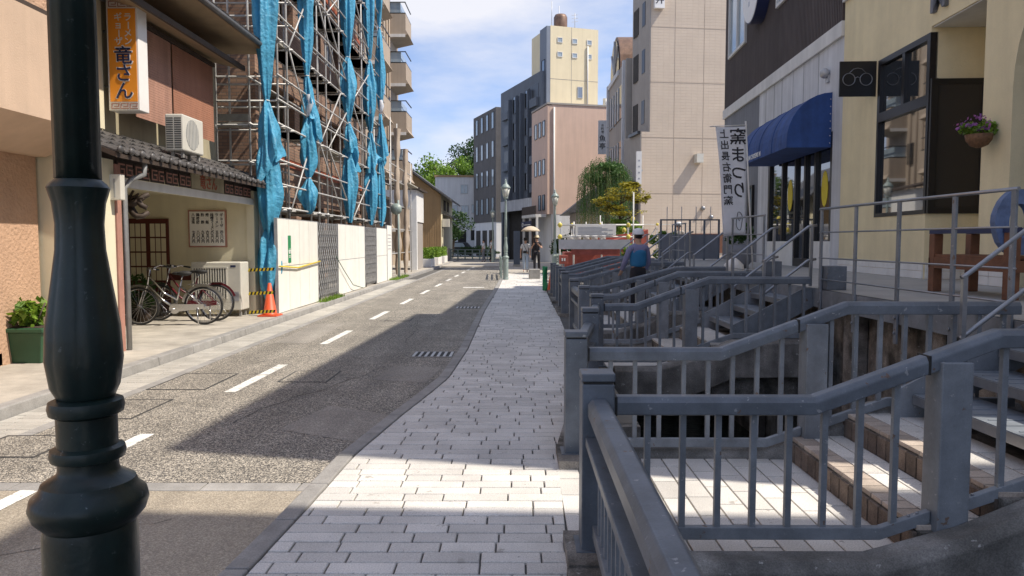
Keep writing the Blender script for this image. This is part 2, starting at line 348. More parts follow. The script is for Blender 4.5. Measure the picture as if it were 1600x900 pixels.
mat('parasol', (.72, .62, .48), .75, .05, 8)
mat('green_sign', (.02, .25, .09), .5, .06, 5)
mat('red_cloth', (.5, .03, .04), .7, .1, 8)
mat('bark', (.10, .075, .055), .9, .3, 14, bump=.008, bscale=25)
mat('chrome', (.55, .55, .56), .18, .08, 10, metal=.95)
mat('bike_maroon', (.12, .012, .02), .35, .1, 8)
mat('car_dark', (.03, .035, .045), .25, .1, 4)
mat('yellow_poster', (.75, .60, .03), .6, .05, 5)
mat('hill_ground', (.05, .07, .03), .95, .3, .3)
mat('earth', (.22, .20, .17), .95, .2, .3)
mat('water', (.02, .025, .02), .08, .3, 1.5, bump=.01, bscale=6)
leafmat('leaf_dark', (.014, .040, .012), (.06, .13, .025))
leafmat('leaf_bright', (.07, .16, .02), (.26, .40, .04))
leafmat('leaf_willow', (.03, .085, .02), (.11, .21, .05))
leafmat('leaf_yellow', (.16, .17, .015), (.50, .42, .05))
leafmat('leaf_hill', (.02, .055, .012), (.10, .17, .03))
leafmat('leaf_dry', (.20, .15, .06), (.40, .32, .16), .2)
leafmat('petal', (.24, .12, .40), (.48, .16, .42), .3)
def translucent(name, fac):
    m = MT[name]; n = m.node_tree.nodes; l = m.node_tree.links; b = n['Principled BSDF']; t = n.new('ShaderNodeBsdfTranslucent'); x = n.new('ShaderNodeMixShader'); x.inputs[0].default_value = fac
    l.new(b.inputs['Base Color'].links[0].from_socket, t.inputs[0]); l.new(b.outputs[0], x.inputs[1]); l.new(t.outputs[0], x.inputs[2]); l.new(x.outputs[0], n['Material Output'].inputs[0])
translucent('tarp', .25); translucent('white_cloth', .45); translucent('parasol', .3)
# ============================================================ SETTING
def interp(P, y):
    if y <= P[0][1]: return P[0][0]
    for (a, b), (c, d) in zip(P, P[1:]):
        if y <= d: return a + (c - a) * (y - b) / (d - b)
    return P[-1][0]
KERB = [(-1.55, .0), (-1.45, 2), (-1.36, 3.2), (-1.31, 4.1), (-1.27, 5.1), (-1.12, 6.3), (-.97, 7.3), (-.87, 8.1), (-.80, 10.2), (-.80, 13), (-.80, 16), (-.68, 23.7), (-.6, 34)]
EDGE = [(.22, -3), (.22, 3.4), (.27, 5.1), (.50, 6.7), (.78, 8.5), (.80, 12), (.86, 15), (.92, 21), (1.0, 24), (1.3, 34)]
RZ = -.05
g = MB()
for x0, x1, y0, y1 in ((-700, 700, -300, -8), (-700, .5, -8, 6.5), (3.75, 700, -8, 6.5), (-700, 1.1, 6.5, 26), (3.75, 700, 6.5, 26), (-700, 700, 26, 1300)):
    g.poly([(x0, y0, -.12), (x1, y0, -.12), (x1, y1, -.12), (x0, y1, -.12)])
g.build('ground', 'earth', kind='structure')
MB().poly([(.3, -8.2, -1.55), (3.9, -8.2, -1.55), (3.9, 26.2, -1.55), (.3, 26.2, -1.55)]).build('canal_water', 'water', kind='structure')
m = MB()
m.box(.30, .5, -8, 6.4, -1.7, -.125).box(.5, 1.1, 6.4, 6.6, -1.7, -.125).box(.95, 1.1, 6.6, 26, -1.7, -.125).box(3.75, 3.95, -8, 26, -1.7, .74).box(.3, 3.95, 26, 26.2, -1.7, -.125)
m.build('canal_wall', 'old_concrete', kind='structure')
# carriageway
r = MB(); ys = [4.66] + [k[1] for k in KERB if k[1] > 4.7] + [60]
L = [r.pt((-3.86 - (max(0, y - 30) * .02), y, RZ)) for y in ys]; R = [r.pt((interp(KERB, y) + .02 if y < 40 else 1.5, y, RZ)) for y in ys]
for i in range(len(ys) - 1): r.face((L[i], R[i], R[i + 1], L[i + 1]))
r.build('road', 'asphalt', kind='structure')
MB().poly([(-30, 60, RZ - .004), (4, 44, RZ - .004), (6, 62, RZ - .004), (-22, 100, RZ - .004), (-60, 100, RZ - .004)]).build('far_road', 'asphalt', kind='structure')
c = MB(); ys = [-8, 0, 2, 3.2, 4.1, 4.5]
L = [c.pt((-14, y, RZ)) for y in ys]; R = [c.pt((interp(KERB, y) + .02, y, RZ)) for y in ys]
for i in range(len(ys) - 1): c.face((L[i], R[i], R[i + 1], L[i + 1]))
c.build('crossing_pavement', 'crossing', kind='structure')
bandp = MB().box(-14, -1.27, 4.5, 4.66, -.11, RZ - .012).build('drain_band', 'joint', kind='structure')
x = -6.8
while x < -1.3:
    x1 = min(x + .596, -1.29)
    MB().box(x, x1, 4.507, 4.653, RZ - .02, RZ + .002).build('band_stone', 'kerbstone', bandp, bevel=.004); x += .604
# tiles
def tiles(parent, xl, xr, y0, y1, row, lens, nmax, z, gapx=.009, gapy=.0105, mt='paving', near_first=True):
    cnt = 0; rest = MB(); y = y0; k = 0
    while y < y1 - .01:
        ya, yb = y + gapy / 2, min(y + row, y1) - gapy / 2
        la, lb = xl(ya), xl(yb); ra, rb = xr(ya), xr(yb); x = min(la, lb) - rnd.uniform(0, lens[1]) ; first = True
        while x < max(ra, rb) - .02:
            x2 = x + rnd.uniform(*lens)
            a0, a1 = max(x, la), min(x2 - gapx, ra); b0, b1 = max(x, lb), min(x2 - gapx, rb)
            if a1 - a0 > .02 and b1 - b0 > .02:
                dz = rnd.uniform(-.0016, .0016); t = rnd.random(); ch = .004
                m = MB() if cnt < nmax else rest
                B = [(a0, ya, z - .03), (a1, ya, z - .03), (b1, yb, z - .03), (b0, yb, z - .03)]
                T = [(a0 + ch, ya + ch, z + dz), (a1 - ch, ya + ch, z + dz), (b1 - ch, yb - ch, z + dz), (b0 + ch, yb - ch, z + dz)]
                i = [m.pt(p) for p in B]; j = [m.pt((p[0], p[1], z + dz - ch)) for p in B]; kk = [m.pt(p) for p in T]
                for q in range(4):
                    m.face((i[q], i[(q + 1) % 4], j[(q + 1) % 4], j[q]), False, t); m.face((j[q], j[(q + 1) % 4], kk[(q + 1) % 4], kk[q]), False, t)
                m.face(kk, False, t)
                if cnt < nmax: m.build('paving_tile', mt, parent, tint=True); cnt += 1
            x = x2
        y += row; k += 1
    if rest.f: rest.build('paving_tiles', mt, parent, kind='stuff', tint=True)
pv = MB(); ys = [-3] + [y / 2 for y in range(0, 60)] + [34]
L = [pv.pt((interp(KERB, y) + .05, y, -.014)) for y in ys]; R = [pv.pt((interp(EDGE, y) + .05, y, -.014)) for y in ys]
for i in range(len(ys) - 1): pv.face((L[i], R[i], R[i + 1], L[i + 1]))
pv = pv.build('pavement', 'joint', kind='structure')
kin = lambda y: interp(KERB, y) + .145
ed = lambda y: interp(EDGE, y)
tiles(pv, kin, lambda y: ed(y) + .03, 2.9, 16.6, .118, (.20, .40), 300, 0)
tiles(pv, kin, ed, 16.6, 34, .42, (.40, .43), 0, 0, .009, .009)
# kerb stones
kb = MB().box(-1.30, -1.2, .0, .3, -.12, -.08).build('kerb', 'kerbstone', kind='structure')
y = .3
while y < 33:
    ln = .6 if y < 16 else 1.2; y2 = y + ln - .008; xa, xb = interp(KERB, y), interp(KERB, y2)
    MB().hexa([(xa, y, -.11), (xa + .135, y, -.11), (xb + .135, y2, -.11), (xb, y2, -.11), (xa + .02, y, .004), (xa + .135, y, .004), (xb + .135, y2, .004), (xb + .02, y2, .004)]).build('kerb_stone', 'kerbstone', kb, bevel=.01 if y < 10 else 0)
    y += ln
# left strip, kerb and apron
ls = MB().box(-4.46, -3.99, 4.7, 62, -.11, RZ - .012).build('tile_strip', 'joint', kind='structure')
tiles(ls, lambda y: -4.45, lambda y: -3.995, 4.72, 30, .127, (.20, .40), 200, RZ, mt='paving_left')
es = MB().box(-3.99, -3.86, 4.7, 62, -.11, RZ - .006).build('gutter_edging', 'joint', kind='structure')
y = 4.7
while y < 50:
    MB().box(-3.985, -3.865, y, y + .594, RZ - .03, RZ + .003).build('edging_stone', 'kerbstone', es); y += .6
lk = MB().box(-4.5, -4.47, 4.7, 4.8, -.11, -.07).build('left_kerb', 'kerbstone', kind='structure')
y = 4.2
while y < 60:
    MB().hexa([(-4.62, y, -.11), (-4.46, y, -.11), (-4.46, y + .99, -.11), (-4.62, y + .99, -.11), (-4.62, y, .05), (-4.48, y, .05), (-4.48, y + .99, .05), (-4.62, y + .99, .05)]).build('kerb_stone', 'kerbstone', lk, bevel=.012); y += 1
a = MB(); a.box(-9, -4.622, 4.2, 16, -.11, .045); a.box(-9, -4.622, 16, 62, -.11, .04)
a.build('left_footpath', 'concrete', kind='structure')
# markings
ln = MB().poly([(-3.03, 4.62, RZ + .004), (-2.91, 4.62, RZ + .004), (-2.9, 5.85, RZ + .004), (-3.02, 5.85, RZ + .004)])
ln.poly([(-3.12, 2.5, RZ + .004), (-3.0, 2.5, RZ + .004), (-2.96, 4.5, RZ + .004), (-3.08, 4.5, RZ + .004)])
ln.build('edge_line', 'white_paint_line', kind='structure')
for k in range(11):
    y = 7.5 + 3.55 * k; x = -3.0 + .012 * (y - 7)
    MB().poly([(x, y, RZ + .004), (x + .12, y, RZ + .004), (x + .14, y + 1.7, RZ + .004), (x + .02, y + 1.7, RZ + .004)]).build('lane_dash', 'white_paint_line', kind='structure')
sy = MB()
for x0, x1, y0, y1 in ((-1.75, -1.05, 24.6, 24.95), (-1.45, -1.3, 24.2, 25.4)): sy.poly([(x0, y0, RZ + .004), (x1, y0, RZ + .004), (x1, y1, RZ + .004), (x0, y1, RZ + .004)])
sy = MB().poly([(-1.75, 24.6, RZ + .004), (-1.05, 24.6, RZ + .004), (-1.05, 24.95, RZ + .004), (-1.75, 24.95, RZ + .004)]); sy.build('road_symbol', 'white_paint_line', kind='structure')
# repair patches and cracks
for pts in ([(-1.95, 6.0), (-1.2, 5.6), (-1.1, 6.5), (-1.75, 6.9)], [(-1.6, 8.2), (-.98, 8.0), (-.9, 9.0), (-1.5, 9.1)], [(-3.7, 11.2), (-3.15, 11.1), (-3.2, 13.9), (-3.75, 13.8)]):
    MB().poly([(x, y, RZ + .0025) for x, y in pts]).build('road_patch', 'patch', kind='structure')
ck = MB(); R_ = random.Random(12)
for (x, y, dx, dy, n_) in ((-2.4, 6.2, .03, .12, 22), (-1.6, 11, -.02, .14, 20), (-3.4, 9.2, .05, .08, 14), (-2.2, 12.5, .1, .03, 12), (-3.0, 3.2, .1, .05, 12)):
    for _ in range(n_):
        x2, y2 = x + dx + R_.gauss(0, .03), y + dy + R_.gauss(0, .03); w2 = R_.uniform(.003, .008); ck.poly([(x - w2, y, RZ + .0032), (x + w2, y, RZ + .0032), (x2 + w2, y2, RZ + .0032), (x2 - w2, y2, RZ + .0032)]); x, y = x2, y2
ck.build('road_crack', 'joint', kind='structure')
# utility covers: thin frames round patches
def cover(x, y, w_, d, rot, label):
    T = Matrix.Translation((x, y, RZ)) @ Matrix.Rotation(rad(rot), 4, 'Z'); t = thing('utility_cover', label, 'cover', (x, y, RZ))
    MB(T).box(-w_ / 2 + .02, w_ / 2 - .02, -d / 2 + .02, d / 2 - .02, -.02, .0035).build('lid', 'asphalt', t)
    for a in ((-w_ / 2, w_ / 2, -d / 2, -d / 2 + .02), (-w_ / 2, w_ / 2, d / 2 - .02, d / 2), (-w_ / 2, -w_ / 2 + .02, -d / 2 + .02, d / 2 - .02), (w_ / 2 - .02, w_ / 2, -d / 2 + .02, d / 2 - .02)):
        MB(T).box(a[0], a[1], a[2], a[3], -.02, .005).build('rim', 'dark_vent', t)
cover(-3.55, 8.1, .62, .95, 0, 'rectangular cover set in asphalt beside the tiled strip, before the ramen shop porch')
cover(-3.7, 6.75, .7, .8, 0, 'rectangular cover across the grey edging, opposite the green planter')
cover(-2.35, 8.4, .55, .7, 0, 'rectangular cover in the asphalt right of the painted dash')
cover(-3.75, 5.5, .6, .6, 0, 'square cover by the tiled strip at the crossing band')
cover(-2.3, 14.6, .5, .6, 0, 'small square cover in the asphalt level with the orange cone')
def grate(x, y, label):
    t = thing('drain_grate', label, 'drain grate', (x, y, RZ))
    MB().box(x - .27, x + .27, y - .22, y + .22, -.1, RZ + .002).build('dark_plate', 'rubber', t)  # black plate on the road, painted darkness of the pit under the bars
    for i in range(7): MB().box(x - .27 + i * .083, x - .235 + i * .083, y - .22, y + .22, RZ + .0025, RZ + .008).build('bar', 'gate_metal', t)
    for yy in (y - .245, y + .22): MB().box(x - .29, x + .29, yy, yy + .025, RZ + .0025, RZ + .009).build('frame', 'kerbstone', t)
grate(-1.12, 10.05, 'steel drain grate in the gutter where the pavement kerb straightens')
grate(-1.1, 17.2, 'steel drain grate in the gutter before the pale street lamp')
# ============================================================ CANAL BRIDGES AND RAILINGS
RAILP = [(-.05, -.045), (.05, -.045), (.05, .015), (.03, .04), (-.03, .04), (-.05, .015)]
BRP = [(-.02, -.03), (.02, -.03), (.02, .03), (-.02, .03)]
def post(parent, x, y, z0, z1, w_=.15, cap=True, name='post'):
    p = MB().box(x - w_ / 2, x + w_ / 2, y - w_ / 2, y + w_ / 2, z0, z1 - (.05 if cap else 0)).build(name, 'steel_light' if not cap else 'steel_paint', parent, bevel=.006)
    if cap:
        MB().box(x - w_ / 2 + .008, x + w_ / 2 - .008, y - w_ / 2 + .008, y + w_ / 2 - .008, z1 - .051, z1 - .038).build('neck', 'rubber', p)
        MB().box(x - w_ / 2 - .003, x + w_ / 2 + .003, y - w_ / 2 - .003, y + w_ / 2 + .003, z1 - .038, z1).build('cap', 'steel_paint', p, bevel=.006)
    return p
PX = {'A': (.385, 3.45), 'B': (.415, 5.03), 'C': (.68, 6.7), 'D': (.95, 8.6), 'E': (.95, 10.2), 'F': (.96, 12.05), 'G': (1.01, 15.0), 'H': (1.05, 16.6), 'I': (1.07, 18.2), 'J': (1.07, 19.5), 'K': (1.07, 20.9)}
WHERE = {'A': 'before the brick edged steps of the first bridge', 'B': 'on the far side of the first bridge', 'D': 'on the near side of the second bridge',
 'E': 'on the far side of the second bridge', 'F': 'on the near side of the third bridge', 'G': 'on the far side of the third bridge', 'H': 'on the near side of the fourth bridge', 'I': 'on the far side of the fourth bridge',
 'J': 'on the near side of the fifth bridge', 'K': 'on the far side of the fifth bridge'}
def bridge_rail(k):
    x, y = PX[k]; t = thing('bridge_railing', 'dark steel railing with sloping top rail ' + WHERE[k], 'railing', (x, y, 0), 'railings of the small canal bridges')
    k1, k2, xe = 1.4, 2.25, 3.42
    if k in 'FGHIJK': k2 = 2.6
    top = [(x + .07, y, .735), (k1, y, .735), (k2, y, 1.05), (xe, y, 1.05)]
    bot = [(x + .07, y, .115), (k1 + .33, y, .115), (k2 + .3, y, .40), (xe, y, .40)]
    post(t, x, y, -.02, .89)
    xm = k1 + .64
    MB().sweep([top[0], top[1], (xm - .12, y, .735 + (xm - .12 - k1) / (k2 - k1) * .315)], RAILP).build('top_rail', 'steel_paint', t, bevel=.006)
    MB().sweep([(xm - .117, y, .735 + (xm - .117 - k1) / (k2 - k1) * .315), top[2], top[3]], RAILP).build('top_rail', 'steel_paint', t, bevel=.006)
    zt = lambda q: interp([(p[2], p[0]) for p in top], q); zb = lambda q: interp([(p[2], p[0]) for p in bot], q)
    MB().sweep([bot[0], bot[1], (xm - .076, y, zb(xm - .076))], BRP).build('bottom_rail', 'steel_light', t, bevel=.004)
    MB().sweep([(xm + .076, y, zb(xm + .076)), bot[2], bot[3]], BRP).build('bottom_rail', 'steel_light', t, bevel=.004)
    post(t, xm, y, zb(xm) - .16, zt(xm) - .03, .145, False)
    if k in 'ABDE':
        for px_, pz in ((xm, zb(xm) - .16),): MB().box(px_ - .10, px_ + .10, y - .10, y + .10, pz - .004, pz + .012).build('base_plate', 'steel_paint', t, bevel=.003)
        MB().box(x - .10, x + .10, y - .10, y + .10, .046, .060).build('base_plate', 'steel_paint', t, bevel=.003)
        for bx, bz in ((xm - .13, zb(xm - .13) + .033), (xm - .17, zb(xm - .17) + .033), (xm + .13, zb(xm + .13) + .033), (x + .12, .148)): MB().ball((bx, y, bz), (.009, .009, .006), 8, 4).build('bolt', 'stainless', t)
        for bx in (x + .085, xm - .12): MB().box(bx - .006, bx + .006, y - .052, y + .052, zt(bx) - .047, zt(bx) + .042).build('joint_sleeve', 'rubber', t)
    n = int((xe - x) / .167); q = x + .24
    while q < xe - .05:
        if abs(q - xm) > .1: MB().box(q - .014, q + .014, y - .014, y + .014, zb(q) + .02, zt(q) - .035).build('baluster', 'steel_light', t)
        q += .167
    return t
for k in 'ABDEFGHIJK': bridge_rail(k)
# railing along the canal edge
def edge_rail(p, q, label, board=True, z1=.735, posts=True):
    p = Vector((*p, 0)); q = Vector((*q, 0)); t = thing('edge_railing', label, 'railing', p)
    up = Vector((0, 0, 1))
    MB().sweep([p + up * z1, q + up * z1], RAILP).build('top_rail', 'steel_paint', t, bevel=.006)
    if board: MB().sweep([p + up * (z1 - .16), q + up * (z1 - .16)], [(-.06, -.02), (.06, -.02), (.06, .02), (-.06, .02)]).build('lower_rail', 'steel_paint', t, bevel=.004)
    MB().sweep([p + up * .15, q + up * .15], [(-.025, -.03), (.025, -.03), (.025, .03), (-.025, .03)]).build('bottom_rail', 'steel_light', t, bevel=.004)
    L_ = (q - p).length; n = max(2, int(L_ / .12)); d = (q - p) / n
    for i in range(1, n):
        c = p + d * i; MB().box(c.x - .012, c.x + .012, c.y - .012, c.y + .012, .165, z1 - (.18 if board else .04)).build('baluster', 'steel_light', t)
    return t
er = edge_rail((.385, 3.37), (.36, -.6), 'dark steel railing with wide middle rail running beside the pavement before the first bridge')
post(er, .36, -.68, -.02, .89)
e2 = edge_rail((.42, 5.12), (.66, 6.62), 'short dark steel railing along the canal edge behind the first bridge')
post(e2, .68, 6.7, -.02, .90)
edge_rail((.70, 6.78), (.93, 8.52), 'short dark steel railing along the canal edge leading to the second bridge')
edge_rail((.955, 10.29), (.96, 11.96), 'short dark steel railing along the canal edge between the second and third bridges')
edge_rail((1.01, 15.1), (1.05, 16.5), 'short dark steel railing along the canal edge between the third and fourth bridges')
# concrete plinth under the canal-edge posts
pl = MB()
for (xa, ya), (xb, yb) in (((.24, 3.22), (.24, 3.62)), ((.29, 4.78), (.29, 5.2))): pl.box(xa, xa + .34, ya, yb, -.3, .055)
for (ya, yb) in ((-3, 3.218), (5.202, 6.6), (6.6, 8.4), (8.4, 8.85), (10.05, 12.2), (14.8, 16.8), (18.0, 19.7), (20.7, 26)):
    xa, xb = interp(EDGE, ya), interp(EDGE, yb); pl.hexa([(xa, ya, -.3), (xa + .30, ya, -.3), (xb + .30, yb, -.3), (xb, yb, -.3), (xa + .012, ya, .045), (xa + .29, ya, .045), (xb + .29, yb, .045), (xb + .012, yb, .045)])
pl.build('canal_plinth', 'old_concrete', kind='structure')

def bridge(ya, yb, nth, rich):
    y0, y1 = ya - .06, yb + .06; xs = 0.27 if nth == 0 else .8
    T = thing('canal_bridge', 'concrete canal bridge with pale tiles and brick edged steps, the %s along the pavement' % ['first', 'second', 'third', 'fourth', 'fifth'][nth], 'bridge', (1.4, (ya + yb) / 2, -.3), 'small bridges to the shops')
    MB().prism([(xs + .3, -.4), (3.5, -.4), (3.5, .30), (2.28, .296), (2.28, .136), (1.9, .136), (1.9, -.02), (xs + .3, -.02)], 'y', y0, y1).build('slab', 'old_concrete', T)
    MB().box(xs, xs + .299, y0 + .25, y1 - .25, -.3, -.016).build('threshold', 'joint', T)
    for yc in (ya - .14, yb + .10):
        prof = [(-.10, -.42), (.10, -.42), (.10, -.03), (.06, .01), (-.06, .01), (-.10, -.03)]
        MB().sweep([(xs + .34, yc, .05), (1.62, yc, .05), (2.05, yc, .17), (2.5, yc, .36), (3.5, yc, .37)], prof).build('side_kerb', 'worn_kerb', T, bevel=.01)
    ti = [0]
    def tile(x0, x1, a, b, z, mt='paving', h=.022):
        MB().box(x0 + .005, x1 - .005, a + .005, b - .005, z - h, z, rnd.random()).build('floor_tile' if mt == 'paving' else 'edge_brick', mt, T, tint=True, bevel=.003 if rich else 0)
    def field(x0, x1, z, st):
        ww = .155; n = int(round((x1 - x0) / ww)); ww = (x1 - x0) / n
        for i in range(n):
            y = y0 + .03 - (.3 * rnd.random())
            while y < y1 - .03:
                a, b = max(y, y0 + .03), min(y + .30, y1 - .03)
                if b - a > .04: tile(x0 + i * ww, x0 + (i + 1) * ww, a, b, z)
                y += .30
    if rich:
        field(xs + .0, 1.9, 0, 0); field(2.03, 2.27, .16, 0); field(2.41, 2.75, .32, 0)
        for x0, z in ((1.895, .158), (2.275, .318)):
            y = y0 + .03
            while y < y1 - .05:
                b = min(y + .115, y1 - .03); tile(x0, x0 + .135, y, b, z + .002, 'edge_tile', .03)
                MB().box(x0 - .012, x0 + .02, y + .006, b - .006, z - .155, z - .032, rnd.random()).build('riser_brick', 'riser', T, tint=True, bevel=.003); y += .115
    else:
        MB().box(xs + .3, 1.898, y0 + .03, y1 - .03, -.019, .002).build('floor', 'paving', T)
        for x0, z in ((1.895, .16), (2.275, .32)): MB().box(x0, x0 + .37, y0 + .03, y1 - .03, z - .022, z).build('step', 'paving', T)
mat('riser', (.13, .10, .08), .9, .35, 9, bump=.004, bscale=60, tint=.35, fine=.25)
mat('edge_tile', (.42, .355, .30), .85, .2, 6, bump=.002, bscale=120, tint=.25, fine=.15)
def steel_stair(ya, yb, nth):
    n = ['first', 'second', 'third', 'fourth', 'fifth'][nth]
    t = thing('steel_stair', 'grey steel grating stair rising from the %s canal bridge to the shop deck' % n, 'stair', (3.0, (ya + yb) / 2, .3), 'steel stairs up to the deck')
    for i, (x0, z) in enumerate(((2.66, .48), (2.95, .64), (3.22, .80))):
        tr = MB().box(x0, x0 + .36, ya + .14, yb - .14, z - .006, z).build('tread', 'grating', t)
        MB().box(x0 - .006, x0 + .03, ya + .14, yb - .14, z - .065, z - .0065).build('nosing', 'stainless', tr)
        for q in range(10):
            yy = ya + .2 + (yb - ya - .4) * q / 9
            MB().box(x0 + .04, x0 + .35, yy - .006, yy + .006, z + .0002, z + .004).build('rib', 'grating', tr)
    for y in (ya + .11, yb - .11): MB().prism([(2.55, .30), (2.75, .30), (3.56, .76), (3.56, .95), (3.4, .95), (2.55, .5)], 'y', y - .012, y + .012).build('stringer', 'steel_light', t)
    for j, y in enumerate((ya + .17, yb - .17)):
        h = thing('stair_handrail', 'thin two bar metal handrail on the %s side of the %s steel stair' % (['near', 'far'][j], n), 'handrail', (2.95, y, .5), 'handrails of the steel stairs')
        for dz in (0, -.40): MB().tube([(2.93, y, 1.26 + dz), (2.97, y, 1.285 + dz), (3.46, y, 1.67 + dz), (3.56, y, 1.69 + dz)], .016, 8).build('bar', 'stainless', h)
        for x, z0, z1 in ((2.95, .50, 1.27), (3.5, .97, 1.68)): MB().box(x - .015, x + .015, y - .015, y + .015, z0, z1).build('post', 'stainless', h)
for i, (a, b) in enumerate((('A', 'B'), ('D', 'E'), ('F', 'G'), ('H', 'I'), ('J', 'K'))):
    bridge(PX[a][1], PX[b][1], i, i == 0) ; steel_stair(PX[a][1], PX[b][1], i)
# deck in front of the shops
dk = MB()
dk.poly([(3.52, -6, .95), (6.4, -6, .95), (7.2, 24.3, .95), (3.52, 24.3, .95)]).build('shop_deck', 'deck', kind='structure')
MB().box(3.5, 3.56, -6, 24.3, .74, .944).build('deck_fascia', 'steel_light', kind='structure')
MB().box(3.56, 3.74, -6, 24.3, .76, .90).build('deck_beam', 'old_concrete', kind='structure')
for y in (-2, 0, 2, 4, 6.2, 7.9, 11, 14, 17.4, 21): MB().box(3.57, 3.735, y - .1, y + .1, -1.7, .755).build('deck_pier', 'old_concrete', kind='structure')
def deck_rail(ys, label):
    t = thing('deck_railing', label, 'railing', (3.5, ys[0], .95), 'open bar railings along the shop deck')
    for i, y in enumerate(ys): 
        p = MB().box(3.475, 3.495, y - .026, y + .026, .56, 1.86).build('post', 'steel_light', t, bevel=.003)
        for z in (.66, .80): MB().tube([(3.46, y, z), (3.47, y, z)], .014, 8).build('bolt', 'stainless', p)
    for z, rr in ((1.865, .014), (1.60, .008), (1.31, .008), (1.07, .008)): MB().tube([(3.484, ys[0] - .04, z), (3.484, ys[-1] + .04, z)], rr, 8).build('bar', 'stainless', t)
deck_rail([5.2, 5.9, 6.75, 7.6, 8.45], 'grey flat post deck railing with thin bars before the wooden bench')
deck_rail([10.4, 11.1, 11.9], 'grey flat post deck railing between the second and third stairs')
deck_rail([15.2, 15.8, 16.45], 'grey flat post deck railing past the third stair')
for nm, x, y in (('corner', 3.62, 8.42), ('corner', 3.62, 10.45)):
    MB().box(x - .11, x + .11, y - .10, y + .10, .952, 1.22).build('deck_bollard', 'steel_paint', None, ['short dark steel block on the deck corner at the near side of the second stair', 'short dark steel block on the deck corner at the far side of the second stair'][y > 9], 'bollard', bevel=.006)
# ============================================================ SHOPS ON THE RIGHT
FT = Matrix.Translation((5.414, 0, 0)) @ Matrix.Rotation(-math.atan(.049), 4, 'Z')   # local x into the building, y along the front
YB = thing('yellow_shop', 'yellow plastered shop with black framed corner windows and arched doorway', 'building', (6.0, 9, .95))
w_ = MB(FT)
w_.box(0, .4, 12.5, 14.0, .8, 4.48).box(0, .4, 10.8, 12.5, .8, 1.9)           # beside and below the bay window
w_.box(0, .4, 10.8, 14.0, 4.48, 11.7).box(0, .4, 9.45, 10.8, 4.56, 11.7)
w_.box(.1, .8, 10.803, 11.0, 1.9, 1.902).box(.4, .8, 10.8, 11.0, .8, 1.9).box(.10, .8, 10.803, 10.95, 3.82, 4.56)       # return wall of the recess
w_.box(0, .4, 8.85, 9.45, .8, 11.7).box(0, .4, 3.64, 7.2, .8, 11.7)
arc = [(8.85, 3.3)] + [(8.025 + .825 * math.cos(a), 3.3 + 1.15 * math.sin(a)) for a in [math.pi * i / 14 for i in range(1, 14)]] + [(7.2, 3.3)]
n = len(arc)
for (a, b), (c, d) in zip(arc, arc[1:]): w_.prism([(a, b), (a, 11.7), (c, 11.7), (c, d)], 'x', 0, .4)
w_.box(.4, 8, 3.64, 3.9, .8, 11.7).box(7.8, 8, 3.9, 14, .8, 11.7).box(.4, 7.8, 3.9, 14, 11.5, 11.7)
w_.box(.41, .8, 9.3, 9.46, .8, 4.56).box(.8, .95, 9.3, 10.99, .8, 4.56).box(.4, .95, 9.46, 10.8, 4.56, 4.7)
wall = w_.build('wall', 'yellow_wall', YB)
# soffit of recess, arch reveal and door
MB(FT).box(.02, .79, 9.47, 10.79, 4.54, 4.557).build('recess_ceiling', 'trim_white', YB)
MB(FT).prism([(p[0], p[1]) for p in arc] + [(7.2, .9), (8.85, .9)], 'x', .38, .42).build('arch_door', 'black_frame', YB)
MB(FT).box(.365, .378, 7.35, 8.0, 1.2, 3.2).build('pane', 'glass', YB); MB(FT).box(.365, .378, 8.06, 8.7, 1.2, 3.2).build('pane', 'glass', YB)
def window(parent, T, y0, y1, z0, z1, x=.08, fr=.06, gm='glass', fm='black_frame', mull=(), name='window', proud=.03):
    f = MB(T); f.box(x - proud - .03, x + .03, y0, y1, z0, z0 + fr).box(x - proud - .03, x + .03, y0, y1, z1 - fr, z1).box(x - proud - .03, x + .03, y0, y0 + fr, z0 + fr, z1 - fr).box(x - proud - .03, x + .03, y1 - fr, y1, z0 + fr, z1 - fr)
    for m_ in mull: f.box(x - proud - .025, x + .025, m_ - fr / 2, m_ + fr / 2, z0 + fr, z1 - fr)
    fo = f.build(name, fm, parent); ed = [y0 + fr] + list(mull) + [y1 - fr]
    for a, b in zip(ed, ed[1:]): MB(T).box(x - .004, x + .004, a, b, z0 + fr, z1 - fr).build('pane', gm, fo)
    return fo
window(YB, FT, 10.8, 12.5, 1.9, 3.52, .05); window(YB, FT, 10.8, 12.5, 3.52, 4.48, .05, .09, mull=(11.62,))
# the dark side window of the recess faces up the street
sw = MB(FT).box(.06, .80, 10.76, 10.79, 1.9, 1.99).box(.06, .80, 10.76, 10.79, 3.74, 3.82).box(.0, .09, 10.74, 10.79, 1.9, 3.82).box(.72, .80, 10.755, 10.79, 1.99, 3.74).build('side_window', 'black_frame', YB)
MB(FT).box(.09, .72, 10.77, 10.78, 1.99, 3.74).build('pane', 'dark_glass', sw)
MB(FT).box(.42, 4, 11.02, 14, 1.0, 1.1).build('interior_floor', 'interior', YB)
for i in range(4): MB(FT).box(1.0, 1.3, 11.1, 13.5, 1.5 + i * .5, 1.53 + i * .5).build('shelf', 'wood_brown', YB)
MB(FT).box(2.5, 2.6, 11, 14, 1.1, 4.6).build('interior_wall', 'interior', YB)
